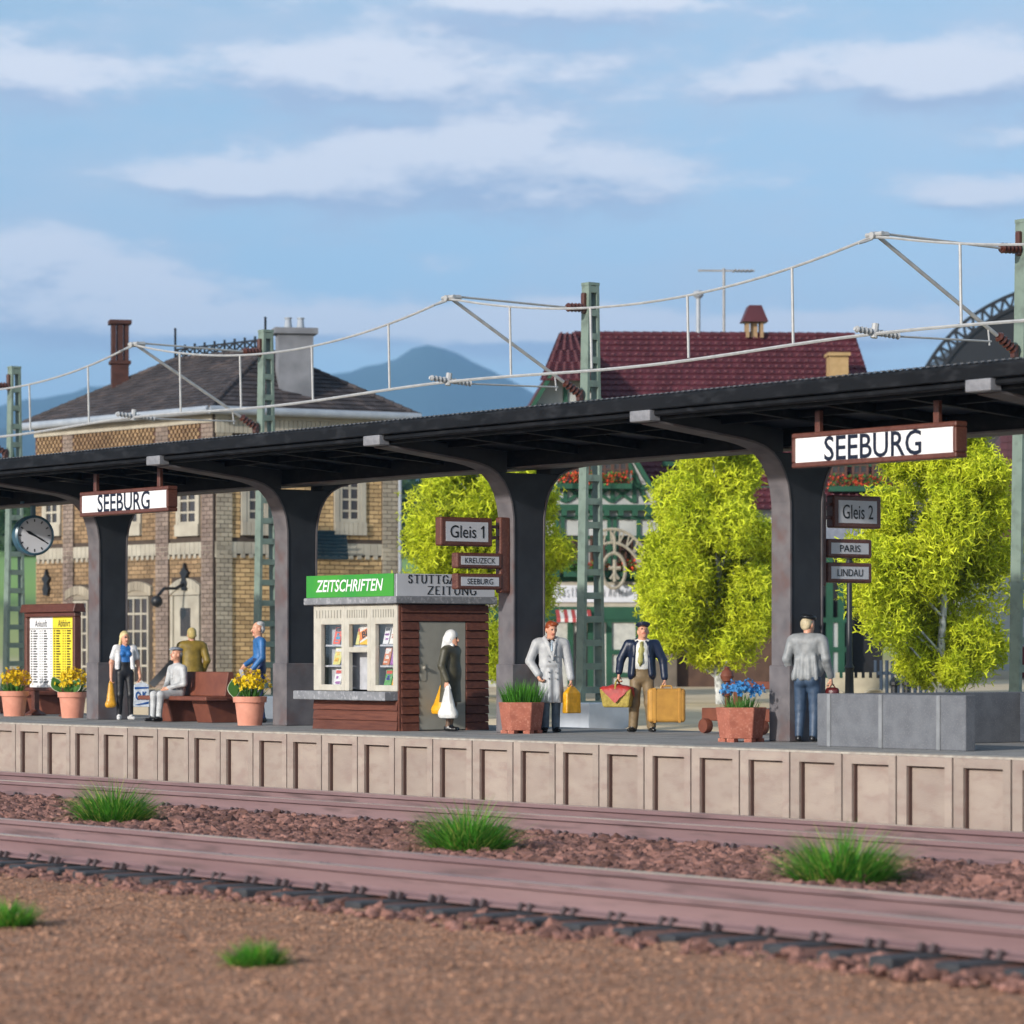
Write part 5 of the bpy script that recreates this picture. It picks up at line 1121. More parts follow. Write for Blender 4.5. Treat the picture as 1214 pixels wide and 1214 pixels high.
# core volume
MB().add([(0, 0, -.6), tuple(far) [:2] + (-.6,), tuple(bak)[:2] + (-.6,), tuple(rgt)[:2] + (-.6,), (0, 0, EH), tuple(far)[:2] + (EH,), tuple(bak)[:2] + (EH,), tuple(rgt)[:2] + (EH,)], [(0, 1, 2, 3), (4, 5, 6, 7), (0, 1, 5, 4), (1, 2, 6, 5), (2, 3, 7, 6), (3, 0, 4, 7)]).build('wall_core', M_mortar, st_)
BW, BH = .31, .123
def bricks(M, L, z0, z1, holes, a0, a1, m, wallname, proud=.02, limit=0):
    core = MB(M); core.box((a0, .0, z0), (a1, .012, z1)); w_ = core.build(wallname, M_mortar, st_)
    mb = MB(M); one = None; cnt = 0; n = int(round((z1 - z0) / BH)); h_ = (z1 - z0) / n
    for r_ in range(n):
        za = z0 + r_ * h_; a = a0 - (BW / 2 if r_ % 2 else 0)
        while a < a1 - .02:
            x0, x1 = max(a, a0), min(a + BW, a1); a += BW
            if x1 - x0 < .05: continue
            for h in holes:
                if x1 > h[0] + .01 and x0 < h[1] - .01 and za + h_ > h[2] + .01 and za < h[3] - .01:
                    if x0 < h[0] - .04: x1 = h[0]
                    elif x1 > h[1] + .04: x0 = h[1]
                    else: x1 = x0 - 1
            if x1 - x0 < .05: continue
            if limit and cnt < limit and x1 - x0 > BW - .001 and za > 1.0:
                if one is None: one = MB(M).box((0, .013, 0), (BW - .022, .013 + proud, h_ - .02)).build('brick', m, w_); o = one
                else: o = one.copy(); COL.objects.link(o); o.parent = w_
                p = M.to_3x3() @ Vector((x0 + .011, 0, za + .01)); o.location = p; cnt += 1
            else: mb.box((x0 + .011, .013, za + .01), (x1 - .011, .013 + proud + rng.uniform(-.003, .004), za + h_ - .01))
    o = mb.build('brickwork', m, w_, kind='stuff'); return w_
def fpos(u, d, t0=0):
    """distance along a facade where bearing (u - 607) / 4000 meets it"""
    k = (u - 607) / 4000; return (k * 95 + 8.38) / ((d.x - k * d.y))
def fz(y, a, d): return 1.25 - (y - 775) / 4000 * (95 + d.y * a) - .1
def window(M, a0, a1, h0, h1, nx, ny, o0=.02, frame=M_creamst, w=.07, arch=False, name='window'):
    f = MB(M); f.box((a0, .0, h0), (a0 + w, o0 + .05, h1)); f.box((a1 - w, 0, h0), (a1, o0 + .05, h1)); f.box((a0 + w, 0, h1 - w), (a1 - w, o0 + .05, h1)); f.box((a0 + w, 0, h0), (a1 - w, o0 + .05, h0 + w))
    for i in range(1, nx): x = a0 + (a1 - a0) * i / nx; f.box((x - .03, 0, h0 + w), (x + .03, o0 + .04, h1 - w))
    for j in range(1, ny): z = h0 + (h1 - h0) * j / ny; f.box((a0 + w, 0, z - .03), (a1 - w, o0 + .038, z + .03))
    ob = f.build(name, frame, st_); MB(M).box((a0 + w * .5, .014, h0 + w * .5), (a1 - w * .5, o0 + .012, h1 - w * .5)).build('pane', M_pane, ob); return ob
# left facade
holesL = []
def LA(u): return fpos(u, LD)
zb1 = 3.98                                               # string course
for (u0, u1, y0, y1) in ((235, 214, 587, 621), (71, 55, 585, 622), (166, 150, 587, 621)):
    a0, a1 = LA(u0), LA(u1); h0, h1 = fz(y1, a0, LD), fz(y0 - 22, a0, LD); holesL.append((a0 - .14, a1 + .14, h0 - .35, h1 + .2))
    window(ML, a0, a1, h0, h1, 2, 4); s_ = MB(ML); s_.box((a0 - .14, .0, h0 - .34), (a1 + .14, .12, h0 - .005)); s_.box((a0 - .13, 0, h0), (a0 - .005, .08, h1 + .12)); s_.box((a1 + .005, 0, h0), (a1 + .13, .08, h1 + .12)); s_.build('window_surround', M_creamst, st_)
a0, a1 = LA(178), LA(151); h0, h1 = -.2, fz(707, a0, LD); holesL.append((a0 - .16, a1 + .16, -.6, h1 + .42)); window(ML, a0, a1, h0, h1, 3, 6)
def arch(M, a0, a1, h, rise, m):
    mb = MB(M); n = 9; c = (a0 + a1) / 2; hw_ = (a1 - a0) / 2 + .16; f_ = lambda x: h + rise * (1 - ((x - c) / hw_) ** 2)
    for i in range(n): x0 = c - hw_ + 2 * hw_ * i / n; x1 = c - hw_ + 2 * hw_ * (i + 1) / n - .012; mb.prism([(x0, f_(x0)), (x1, f_(x1)), (x1, f_(x1) + .26), (x0, f_(x0) + .26)], 1, .0, .11)
    mb.prism([(c - hw_ + .02, h)] + [(c - hw_ + 2 * hw_ * i / n, f_(c - hw_ + 2 * hw_ * i / n) - .004) for i in range(1, n)] + [(c + hw_ - .02, h)], 1, .0, .07); return mb.build('arch', m, st_)
arch(ML, a0, a1, h1 + .02, .16, M_quoin)
a0, a1 = LA(236), LA(208); h0, h1 = -.35, fz(706, a0, LD); holesL.append((a0 - .14, a1 + .14, -.6, h1 + .5))
d_ = MB(ML).box((a0, 0, h0), (a1, .05, h1)).build('door', M_creamst, st_); MB(ML).box((a0 + .35, .051, h1 - 1.15), (a1 - .32, .06, h1 - .35)).build('pane', M_pane, d_)
MB(ML).box((a0 - .13, 0, h0), (a0 - .005, .10, h1)).box((a1 + .005, 0, h0), (a1 + .13, .10, h1)).build('door_frame', M_creamst, st_); arch(ML, a0, a1, h1 + .02, .22, M_creamst)
a0, a1 = LA(106), LA(84); h0, h1 = -.2, fz(712, a0, LD); holesL.append((a0 - .16, a1 + .16, -.6, h1 + .42)); window(ML, a0, a1, h0, h1, 3, 6); arch(ML, a0, a1, h1 + .02, .16, M_quoin)
pil = [(LA(255), LA(241), 'pink'), (LA(202), LA(187), 'pink'), (LA(89), LA(77), 'pink')]
wallL = bricks(ML, LL, -.6, EH - .02, holesL + [(p_[0], p_[1], -1, 9) for p_ in pil] + [(0, LL, zb1 - .05, zb1 + .42)], 0, LL, M_brickl, 'wall')
for p_ in pil:
    mb = MB(ML); zz = -.6; r_ = 0; MB(ML).box((p_[0], 0, -.6), (p_[1], .055, EH - .02)).build('pilaster', M_mortar, st_)
    while zz < EH - .05:
        n = 2; w_ = (p_[1] - p_[0]) / n; off = (r_ % 2) * w_ * .5
        for i in range(-1, n + 1):
            x0, x1 = max(p_[0], p_[0] + i * w_ - off + .01), min(p_[1], p_[0] + (i + 1) * w_ - off - .01)
            if x1 - x0 > .04: mb.box((x0, .056, zz + .008), (x1, .085 + rng.uniform(-.004, .004), zz + BH - .008))
        zz += BH; r_ += 1
    mb.build('pilaster_bricks', M_pink, st_, kind='stuff')
def course(M, L, a0, dent=True):
    s_ = MB(M); n = int((L - a0) / .22)
    for i in range(n): s_.box((a0 + .22 * i + .006, 0, zb1), (a0 + .22 * i + .214, .07, zb1 + .33))
    s_.build('string_course', M_creamst, st_)
    d = MB(M)
    for i in range(int((L - a0) / .26)): d.box((a0 + .26 * i, 0, zb1 - .12), (a0 + .26 * i + .13, .075, zb1 - .005))
    d.build('dentils', M_creamst, st_)
course(ML, LL, 0); course(MR, RL, 0)
# checkered frieze under the eaves of the left facade
fr_ = MB(ML); fr_.box((0, 0, EH - .33), (LL, .10, EH - .02)); fr_.build('cornice', M_creamst, st_)
MB(ML).box((0, .02, EH - .92), (LL, .045, EH - .335)).build('frieze_ground', mat('frieze_dark', (.10, .05, .04), rough=.9), st_)
fq = MB(ML)
for r_ in range(5):
    for i in range(int(LL / .2)):
        if any(p_[0] - .1 < .2 * i + (r_ % 2) * .1 < p_[1] for p_ in pil): continue
        x0 = .2 * i + (r_ % 2) * .1; fq.box((x0, .046, EH - .90 + .112 * r_), (x0 + .105, .10, EH - .80 + .112 * r_))
fq.build('frieze_bricks', M_brickl, st_, kind='stuff')
# right facade
holesR = []
def RA(u): return fpos(u, RD)
for (u0, u1, y0, y1) in ((291, 316, 574, 619), (401, 427, 573, 619)):
    a0, a1 = RA(u0), RA(u1); h0, h1 = fz(y1, a0, RD), fz(y0 - 8, a0, RD); holesR.append((a0 - .16, a1 + .16, h0 - .38, h1 + .2)); window(MR, a0, a1, h0, h1, 2, 4, w=.1)
    s_ = MB(MR); n = 7
    for i in range(n): s_.box((a0 - .16 + (a1 - a0 + .32) * i / n + .006, 0, h0 - .37), (a0 - .16 + (a1 - a0 + .32) * (i + 1) / n - .006, .13, h0 - .005))
    s_.box((a0 - .15, 0, h0), (a0 - .005, .085, h1 + .16)); s_.box((a1 + .005, 0, h0), (a1 + .15, .085, h1 + .16)); s_.build('window_surround', M_creamst, st_)
qR = [(RA(255), RA(274)), (RA(452), RA(474))]
wallR = bricks(MR, RL, -.6, EH - .02, holesR + [(q[0], q[1], -1, 9) for q in qR] + [(0, RL, zb1 - .05, zb1 + .42), (0, RL, EH - .75, EH)], 0, RL, M_brickr, 'wall', limit=300)
for q in qR:
    mb = MB(MR); zz = -.6; r_ = 0; MB(MR).box((q[0], 0, -.6), (q[1], .06, EH - .02)).build('quoin', M_mortar, st_)
    while zz < EH - .05:
        n = 2; w_ = (q[1] - q[0]) / n; off = (r_ % 2) * w_ * .5
        for i in range(-1, n + 1):
            x0, x1 = max(q[0], q[0] + i * w_ - off + .01), min(q[1], q[0] + (i + 1) * w_ - off - .01)
            if x1 - x0 > .04: mb.box((x0, .061, zz + .008), (x1, .09 + rng.uniform(-.004, .004), zz + BH - .008))
        zz += BH; r_ += 1
    mb.build('quoin_bricks', M_quoin, st_, kind='stuff')
s_ = MB(MR)
for i in range(int(RL / .14)): s_.box((.14 * i + .008, 0, EH - .62), (.14 * i + .132, .11, EH - .22))
s_.build('frieze', M_creamst, st_); MB(MR).box((0, 0, EH - .215), (RL, .15, EH - .02)).build('cornice', M_creamst, st_)
MB(MR).tube((RL - .02, .18, -.4), (RL - .02, .18, EH - .1), .055).build('downpipe', M_gutter, st_, smooth=True)
def awn(M):
    a0 = RA(368); a1 = RA(409); mb = MB(M)
    for i in range(8): z = 4.62 - i * .105; mb.bar((a0, .10 + .05 * i, z), (a1 - .015 * i, .10 + .05 * i, z), .02, .10, (0, .5, 1))
    mb.box((a0, 0, 3.85), (a1 - .25, .07, 4.68)); return mb.build('louvred_awning', M_teal, st_)
awn(MR)
# roof
ov = .42; E0 = EH + .02
def cor(p, dl, dr_): v = ld * (p[0] + dl) + rd * (p[1] + dr_); return Vector((v.x, v.y, E0))
A_, B_, C_, D_ = cor((0, 0), -ov, -ov), cor((LL, 0), ov, -ov), cor((LL, RL), ov, ov), cor((0, RL), -ov, ov)
RH = 1.95
mid = lambda f: ld * f + rd * (RL * .5)
R1 = mid(2.0); R1 = Vector((R1.x, R1.y, E0 + RH)); R2 = mid(LL - 2.6); R2 = Vector((R2.x, R2.y, E0 + RH))
MB().add([A_, B_, C_, D_, R1, R2], [(0, 1, 5, 4), (1, 2, 5), (2, 3, 4, 5), (3, 0, 4), (0, 3, 2, 1)]).build('roof', M_slate, st_)
def tiles(P0, P1, P2, P3, tw, th, thick, m, parent, nm='roof_tiles', nub=None):
    """courses of overlapping tiles on the quad P0 P1 (eave) P2 P3 (ridge)"""
    P0, P1, P2, P3 = map(Vector, (P0, P1, P2, P3)); h = ((P3 + P2) / 2 - (P0 + P1) / 2).length; nrow = max(1, int(h / th)); nn = (P1 - P0).cross(P3 - P0).normalized()
    if nn.z < 0: nn = -nn
    mb = MB(); nb = MB()
    for r_ in range(nrow):
        f0, f1 = r_ / nrow, (r_ + 1) / nrow; a, b, c, d = P0.lerp(P3, f0), P1.lerp(P2, f0), P1.lerp(P2, f1), P0.lerp(P3, f1); w_ = (b - a).length; n = max(1, int(round(w_ / tw)))
        for i in range(n):
            q0, q1 = (i + .02) / n, (i + .98) / n; j = rng.uniform(0, thick * .25)
            e0, e1, e2, e3 = a.lerp(b, q0), a.lerp(b, q1), d.lerp(c, q1), d.lerp(c, q0); up = nn * (thick + j); u2 = nn * thick * .25
            mb.add([e0 + nn * .004, e1 + nn * .004, e2 + nn * .004, e3 + nn * .004, e0 + up, e1 + up, e2 + u2, e3 + u2], [(4, 5, 6, 7), (0, 1, 5, 4), (1, 2, 6, 5), (3, 0, 4, 7), (2, 3, 7, 6)])
            if nub: p = e0.lerp(e1, .5).lerp(e3.lerp(e2, .5), .25) + up; nb.box((p.x - .035, p.y - .035, p.z - .01), (p.x + .035, p.y + .035, p.z + .045))
    o = mb.build(nm, m, parent, kind='stuff')
    if nub: nb.build('tile_nibs', nub, parent, kind='stuff')
    return o
tiles(A_, B_, R2, R1, .26, .20, .035, M_slate, st_); tiles(D_, A_, R1, R1 + Vector((.001, 0, 0)), .26, .20, .035, M_slate, st_)
def ridge_line(p, q, r, m, parent, step=.28):
    mb = MB(); p, q = Vector(p), Vector(q); n = int((q - p).length / step)
    for i in range(n): mb.tube(p.lerp(q, i / n), p.lerp(q, (i + .96) / n), r * 1.12, r * .9, 8)
    return mb.build('ridge_tiles', m, parent, kind='stuff')
for p_, q_ in ((A_, R1), (D_, R1), (R1, R2), (B_, R2)): ridge_line(p_, q_, .085, M_slate, st_)
for p_, q_ in ((A_, B_), (A_, D_)): MB().tube(Vector(p_) + Vector((0, 0, -.03)), Vector(q_) + Vector((0, 0, -.03)), .12, n=12).build('gutter', M_gutter, st_, smooth=True)
# iron cresting on the ridge
cr = MB(); n = 9
for i in range(n + 1):
    p_ = R1.lerp(R2, i / n); hh_ = .95 if i in (0, n) else .42; cr.bar(p_, p_ + Vector((0, 0, hh_)), .05, .05)
    if i < n:
        q_ = R1.lerp(R2, (i + 1) / n); cr.bar(p_ + Vector((0, 0, .30)), q_ + Vector((0, 0, .30)), .05, .05); cr.bar(p_ + Vector((0, 0, .05)), q_ + Vector((0, 0, .32)), .04, .04); cr.bar(q_ + Vector((0, 0, .05)), p_ + Vector((0, 0, .32)), .04, .04)
cr.build('iron_cresting', M_iron, st_)
# chimneys, placed on the roof by bearing
def roof_part(u, zc_, zb, w_, d_, h_, m, nm):
    x, y = fw((u - 607) / 4000 * zc_, zc_); o = Vector((x, y, 0)) - Vector(st_.location); mx = Matrix.Translation((o.x, o.y, zb)) @ Matrix.Rotation(VIEW + R(12), 4, 'Z')
    return mx
mx = roof_part(142, 101.5, 8.9, 0, 0, 0, None, '')
MB(mx).box((-.25, -.25, 0), (.25, .25, .95)).box((-.31, -.31, .95), (.31, .31, 1.05)).box((-.25, -.25, 1.05), (-.13, .25, 2.15)).box((.13, -.25, 1.05), (.25, .25, 2.15)).box((-.08, -.25, 1.05), (.08, .25, 2.15)).box((-.33, -.33, 2.15), (.33, .33, 2.27)).build('chimney', M_chimb, st_)
mx = roof_part(349, 96.8, 8.0, 0, 0, 0, None, '')
ch = MB(mx).box((-.50, -.35, 0), (.50, .35, 2.30)).box((-.62, -.45, 2.30), (.62, .45, 2.47)).build('chimney', M_chimc, st_)
for cx_ in (-.18, .18): MB(mx).lathe([(.12, 2.47), (.09, 2.74), (.11, 2.76), (.11, 2.79), (.07, 2.79)], 12, (cx_, 0, 0)).build('chimney_pot', M_gutter, ch)
# wrought lamp brackets on the left facade
def wall_lamp(u, zt, ball_):
    a = LA(u); mb = MB(ML); mb.prism([(a - .10, zt - .5), (a + .10, zt - .5), (a + .16, zt - .3), (a + .08, zt - .15), (a + .2, zt), (a + .06, zt + .12), (a, zt + .28), (a - .06, zt + .12), (a - .2, zt), (a - .08, zt - .15), (a - .16, zt - .3)], 1, .02, .14)
    if ball_: mb.path([(a, .1, zt - .3), (a, .4, zt - .45), (a, .8, zt - .45), (a, 1.0, zt - .65)], .045)
    o = mb.build('lamp_bracket', M_iron, st_)
    if ball_: MB(ML).ball((a, 1.05, zt - .82), .17, 14, 8).build('lamp_globe', M_iron, o, smooth=True)
wall_lamp(58, 3.4, False); wall_lamp(222, 3.45, True)
t = thing('handrail', 'dark slanted handrail beside the station door behind the seated man', 'handrail', (-60.2, 37.5, 0))
xh, yh = fw((180 - 607) / 4000 * 80, 80); xk, yk = fw((213 - 607) / 4000 * 80, 80); t.location = (xh, yh, 0)
MB().bar((0, 0, .50), (xk - xh, yk - yh, 1.22), .16, .16).bar((0, 0, -.3), (0, 0, .4), .12, .12).bar((xk - xh, yk - yh, -.3), (xk - xh, yk - yh, 1.2), .12, .12).build('rail', mat('dark_grey_rail', (.06, .065, .075), rough=.6), t)

# ------------------------------------------------------------------ the inn (local x to the right, y away)
inn = thing('inn', 'half timbered inn with green beams, maroon tiled roof and Gasthof sign', 'building', view_frame(2.1, 100, .35), VIEW + R(3))
def ix(u): return (u - 691) / 40.0
def iz(y): return (775 - y) / 40.0 + .9
# gabled wing in front, main range behind
GC, GHW, GE, GA = ix(672), 2.9, 5.1, 9.8
def gable_hw(z): return GHW * (GA - z) / (GA - GE)
MB().prism([(GC - GHW, -.8), (GC + GHW, -.8), (GC + GHW, GE), (GC + gable_hw(9.0), 9.0), (GC - gable_hw(9.0), 9.0), (GC - GHW, GE)], 1, 0, 4).build('wall', M_plaster, inn)['label'] = 'white plastered gable wall'
mxr = ix(1052); MB().box((GC - GHW + .3, .7, -.8), (mxr, 7, 5.3)).build('wall', M_plaster, inn)
ri = 10.74
# main roof, front slope with half hips
ex0, ex1 = ix(640), ix(1086); rx0, rx1 = ix(692), ix(1040)
F0, F1, F2, F3 = Vector((ex0, .2, 5.2)), Vector((ex1, .2, 5.2)), Vector((rx1, 3.85, ri)), Vector((rx0, 3.85, ri))
MB().add([F0, F1, F2, F3, Vector((ex0, 7.5, 5.2)), Vector((ex1, 7.5, 5.2))], [(0, 1, 2, 3), (3, 2, 5, 4), (0, 3, 4), (1, 5, 2), (0, 4, 5, 1)]).build('roof', M_tile, inn)
NIB = mat('pale_tile_nib', (.15, .052, .06), rough=.5)
tiles(F0, F1, F2, F3, .24, .22, .04, M_tile, inn, nub=NIB); ridge_line(F3, F2, .09, M_tile, inn, .3)
# roof of the gabled wing
zg = 9.0
for s_ in (-1, 1):
    a = Vector((GC + s_ * (GHW + .28), -.45, GE - .5)); b = Vector((GC + s_ * gable_hw(zg) * .98, -.45, zg + .14)); c = Vector((b.x, 3.4, b.z)); d = Vector((a.x, 3.4, a.z)); up = Vector((s_ * .08, 0, .06))
    MB().add([a, b, c, d, a + up, b + up, c + up, d + up], [(0, 3, 2, 1), (4, 5, 6, 7), (0, 1, 5, 4), (1, 2, 6, 5), (2, 3, 7, 6), (3, 0, 4, 7)]).build('wing_roof', M_tile, inn)
    MB().bar(a + Vector((0, -.07, .0)), b + Vector((0, -.07, 0)), .12, .34, (0, 1, 0)).build('bargeboard', M_timber, inn)
h1_ = Vector((GC - gable_hw(zg) - .35, -.7, zg - .06)); h2_ = Vector((GC + gable_hw(zg) + .35, -.7, zg - .06)); h3_ = Vector((rx0 + .02, 3.8, ri)); h4_ = Vector((GC - .02, 3.2, ri - .05))
MB().add([h1_, h2_, h3_, h4_], [(0, 1, 2, 3)]).build('half_hip_roof', M_tile, inn); tiles(h1_, h2_, h3_, h4_, .24, .22, .05, M_tile, inn, nub=NIB)
# timber frame of the gable and of the main front
tb = []
def beam(x0, z0, x1, z1, w_=.16, y=-.03, nm='beam'): MB().bar((x0, y, z0), (x1, y, z1), .09, w_, (0, 0, 1)) .build(nm, M_timber, inn)
def vbeam(x, z0, z1, w_=.15, y=-.03): MB().box((x - w_ / 2, y - .045, z0), (x + w_ / 2, y + .045, z1)).build('beam', M_timber, inn)
def hbeam(x0, x1, z, w_=.16, y=-.03): MB().box((x0, y - .05, z - w_ / 2), (x1, y + .05, z + w_ / 2)).build('beam', M_timber, inn)
gl, gr_ = GC - GHW, GC + GHW
zA, zB, zC = iz(602), iz(582), iz(575)
hbeam(gl - .1, gr_ + .25, zA, .18, -.16)                       # storey beam
for i in range(14): MB().box((gl + .2 + i * .42, -.32, zA - .25), (gl + .36 + i * .42, .0, zA - .095)).build('beam_end', M_timber, inn)
hbeam(gl + .2, gr_ - .2, zA + .62, .14); hbeam(gl + .7, gr_ - .7, 6.9, .14); hbeam(gl + 1.4, gr_ - 1.4, 8.1, .14)
for x in (-2.1, -1.45, -.75, -.05, .65, 1.35, 2.0): vbeam(GC + x, zA + .15, min(GA - abs(x) * (GA - GE) / GHW - .3, 8.9), .13)
for x in (-1.8, -1.1, -.4, .3, 1.0, 1.65): beam(GC + x - .28, zA + .2, GC + x + .28, zA + .6, .10); beam(GC + x + .28, zA + .2, GC + x - .28, zA + .6, .10)
beam(GC + 2.35, zA + .2, GC + 1.75, zA + 1.5, .13)
def inn_window(x0, x1, z0, z1, y=-.02, flowers=None, curtain=None):
    f = MB().box((x0 - .07, y - .06, z0), (x0, y + .03, z1)).box((x1, y - .06, z0), (x1 + .07, y + .03, z1)).box((x0 - .07, y - .06, z1), (x1 + .07, y + .03, z1 + .08)).box(((x0 + x1) / 2 - .025, y - .05, z0), ((x0 + x1) / 2 + .025, y + .028, z1)).box((x0, y - .045, (z0 * .35 + z1 * .65) - .02), (x1, y + .026, (z0 * .35 + z1 * .65) + .02)).build('window', mat('brown_window_frame', (.10, .045, .03), rough=.5), inn)
    MB().box((x0, y - .01, z0), (x1, y + .02, z1)).build('pane', M_pane, f)
    if flowers:
        bx = MB().box((x0 - .15, y - .42, z0 - .18), (x1 + .15, y - .08, z0 - .02)).build('window_box', M_timber, inn)
        V, F = flower_cloud(45, .001, .001, 0, .075, int(x0 * 100) % 97); V = np.array(V).reshape(-1, 4, 3); r = np.random.default_rng(int(abs(x0) * 50)); 
        V = V + np.column_stack([r.uniform(x0 - .15, x1 + .15, len(V)), r.uniform(y - .45, y - .15, len(V)), r.uniform(z0 - .05, z0 + .3, len(V))])[:, None]
        k = len(V) // 2; FF = np.arange(len(V) * 4).reshape(-1, 4); np_mesh('geraniums', V[:k].reshape(-1, 3), FF[:k], M_red if flowers == 'red' else M_leaf, bx, kind='stuff'); np_mesh('box_leaves', V[k:].reshape(-1, 3), FF[k:] - FF[k, 0], M_leaf, bx, kind='stuff')
for x in (ix(672), ix(690), ix(717), ix(735)): inn_window(x - .17, x + .17, iz(573), iz(548), flowers='red')
zW0, zW1 = iz(677), iz(638)
for x in (ix(650), ix(679), ix(708), ix(742), ix(770)): inn_window(x - .15, x + .15, zW0, zW1, flowers='green' if x < 0 else 'red')
for u in (638, 660, 667, 693, 722, 729, 757, 783): vbeam(ix(u), iz(690), iz(612), .11)
hbeam(gl, gr_, iz(637), .10); hbeam(gl, gr_, iz(614), .08); hbeam(gl, gr_, iz(686), .16)
for u in (653, 664, 697, 725, 760): hbeam(ix(u) - .2, ix(u) + .22, iz(650), .10)
hbeam(gl - .1, gr_ + .1, iz(727), .38, -.06)
MB().box((gl, -.09, iz(720)), (gr_, -.04, iz(690))).build('sign_board_ground', M_creamst, inn)
sg = MB().prism([(ix(658), iz(714)), (ix(752), iz(714)), (ix(755), iz(710)), (ix(755), iz(698)), (ix(752), iz(694)), (ix(658), iz(694)), (ix(655), iz(698)), (ix(655), iz(710))], 1, -.15, -.10).build('name_board', M_lgrey, inn)
# blackletter words from broken strokes
BL = {'G': [[(.75, .8), (.5, 1), (.2, .85), (.2, .2), (.45, 0), (.8, .15), (.8, .5), (.5, .5)]], 'a': [[(.2, .6), (.45, .72), (.7, .6), (.7, 0)], [(.7, .35), (.3, .3), (.2, .12), (.4, 0), (.7, .1)]], 's': [[(.75, .62), (.45, .72), (.2, .55), (.7, .25), (.5, 0), (.15, .1)]],
      't': [[(.4, .95), (.4, .1), (.65, 0)], [(.15, .7), (.7, .7)]], 'h': [[(.2, 1), (.2, 0)], [(.2, .55), (.5, .72), (.75, .55), (.75, .0), (.6, -.2)]], 'o': [[(.2, .55), (.45, .72), (.75, .55), (.75, .15), (.45, 0), (.2, .15), (.2, .55)]], 'f': [[(.7, .95), (.45, 1), (.35, .8), (.35, 0)], [(.15, .7), (.65, .7)]],
      'z': [[(.2, .68), (.7, .68), (.3, .38), (.7, .2), (.5, -.15), (.2, -.1)]], 'u': [[(.2, .7), (.2, .12), (.4, 0), (.7, .15)], [(.7, .7), (.7, 0)]], 'm': [[(.1, .7), (.1, 0)], [(.1, .6), (.3, .72), (.48, .58), (.48, 0)], [(.48, .6), (.68, .72), (.88, .58), (.88, 0)]],
      'A': [[(.15, .85), (.4, 1), (.65, .85), (.65, .1), (.85, 0)], [(.35, .9), (.2, .3), (.05, .05)], [(.2, .4), (.65, .4)]], 'd': [[(.3, 1), (.7, .6), (.7, .15), (.45, 0), (.2, .15), (.2, .5), (.5, .68)]], 'l': [[(.4, 1), (.4, .1), (.6, 0)]], 'e': [[(.2, .35), (.7, .5), (.5, .72), (.2, .55), (.2, .15), (.45, 0), (.7, .12)]], 'r': [[(.25, .7), (.25, 0)], [(.25, .55), (.5, .72), (.7, .6)]], ' ': []}
lt_ = MB(); wtx = 'Gasthof zum Adler'; x = ix(660); adv = (ix(747) - ix(660)) / (len(wtx) - .4); hL = .30; zL = iz(708)
for c in wtx:
    for stx in BL[c]:
        for p_, q_ in zip(stx, stx[1:]): lt_.bar((x + p_[0] * adv * .95, -.153, zL + p_[1] * hL), (x + q_[0] * adv * .95, -.153, zL + q_[1] * hL), .004, .05 if abs(p_[0] - q_[0]) < abs(p_[1] - q_[1]) else .032, (0, 1, 0))
    x += adv * (.7 if c in 'l ' else 1.02)
lt_.build('lettering', M_ink, sg)
# ground floor
GFY = -.01
MB().box((gl, -.012, -.7), (gr_, -.004, iz(733))).build('ground_floor_plaster', mat('warm_plaster', (.50, .50, .46), rough=.9), inn)
for u in (640, 676, 700, 722, 757, 786): vbeam(ix(u), -.7, iz(735), .17)
hbeam(ix(720), gr_, iz(773), .14); hbeam(ix(720), gr_, iz(800), .14); hbeam(gl, gr_, iz(735), .14)
MB().box((ix(681), -.07, -.7), (ix(697), -.013, iz(752))).prism([(ix(681) + (ix(697) - ix(681)) * i / 8, iz(752) + .22 * math.sin(math.pi * i / 8)) for i in range(9)], 1, -.07, -.013).build('door', M_dark, inn)
aw = MB()
for i in range(9):
    if i % 2 == 0: x0 = ix(658) + i * .115; aw.add([(x0, -.05, iz(722)), (x0 + .115, -.05, iz(722)), (x0 + .115, -.75, iz(733)), (x0, -.75, iz(733)), (x0, -.75, iz(738)), (x0 + .115, -.75, iz(738))], [(0, 1, 2, 3), (3, 2, 5, 4)])
awn_ = aw.build('awning', mat('awning_red', (.42, .06, .06), rough=.8), inn); aw = MB()
for i in range(9):
    if i % 2: x0 = ix(658) + i * .115; aw.add([(x0, -.05, iz(722)), (x0 + .115, -.05, iz(722)), (x0 + .115, -.75, iz(733)), (x0, -.75, iz(733)), (x0, -.75, iz(738)), (x0 + .115, -.75, iz(738))], [(0, 1, 2, 3), (3, 2, 5, 4)])
aw.build('awning_stripe', mat('awning_white', (.7, .68, .66), rough=.8), awn_)
# ornate hanging bracket
ob_ = MB(); cb = Vector((ix(716), -.5, iz(700))); cxx = ix(722)
def arcpts(rx, rz, a0_, a1_, c, n=14): return [(c[0] + rx * math.cos(R(a0_ + (a1_ - a0_) * i / n)), -.55, c[1] + rz * math.sin(R(a0_ + (a1_ - a0_) * i / n))) for i in range(n + 1)]
P1_ = arcpts(1.28, 1.85, 15, 105, (ix(724), iz(702))); P2_ = arcpts(.98, 1.45, 12, 105, (ix(724), iz(702)))
ob_.path(P1_, .05); ob_.path(P2_, .045)
for i in range(0, 14): ob_.bar(P1_[i], P2_[i + 1] if i % 2 else P2_[i], .04, .05)
ob_.path(arcpts(.34, .52, 0, 360, (ix(726), iz(677)), 24), .055); ob_.path([(ix(727), -.55, iz(656)), (ix(727), -.55, iz(640)), (ix(724), -.55, iz(632))], .05)
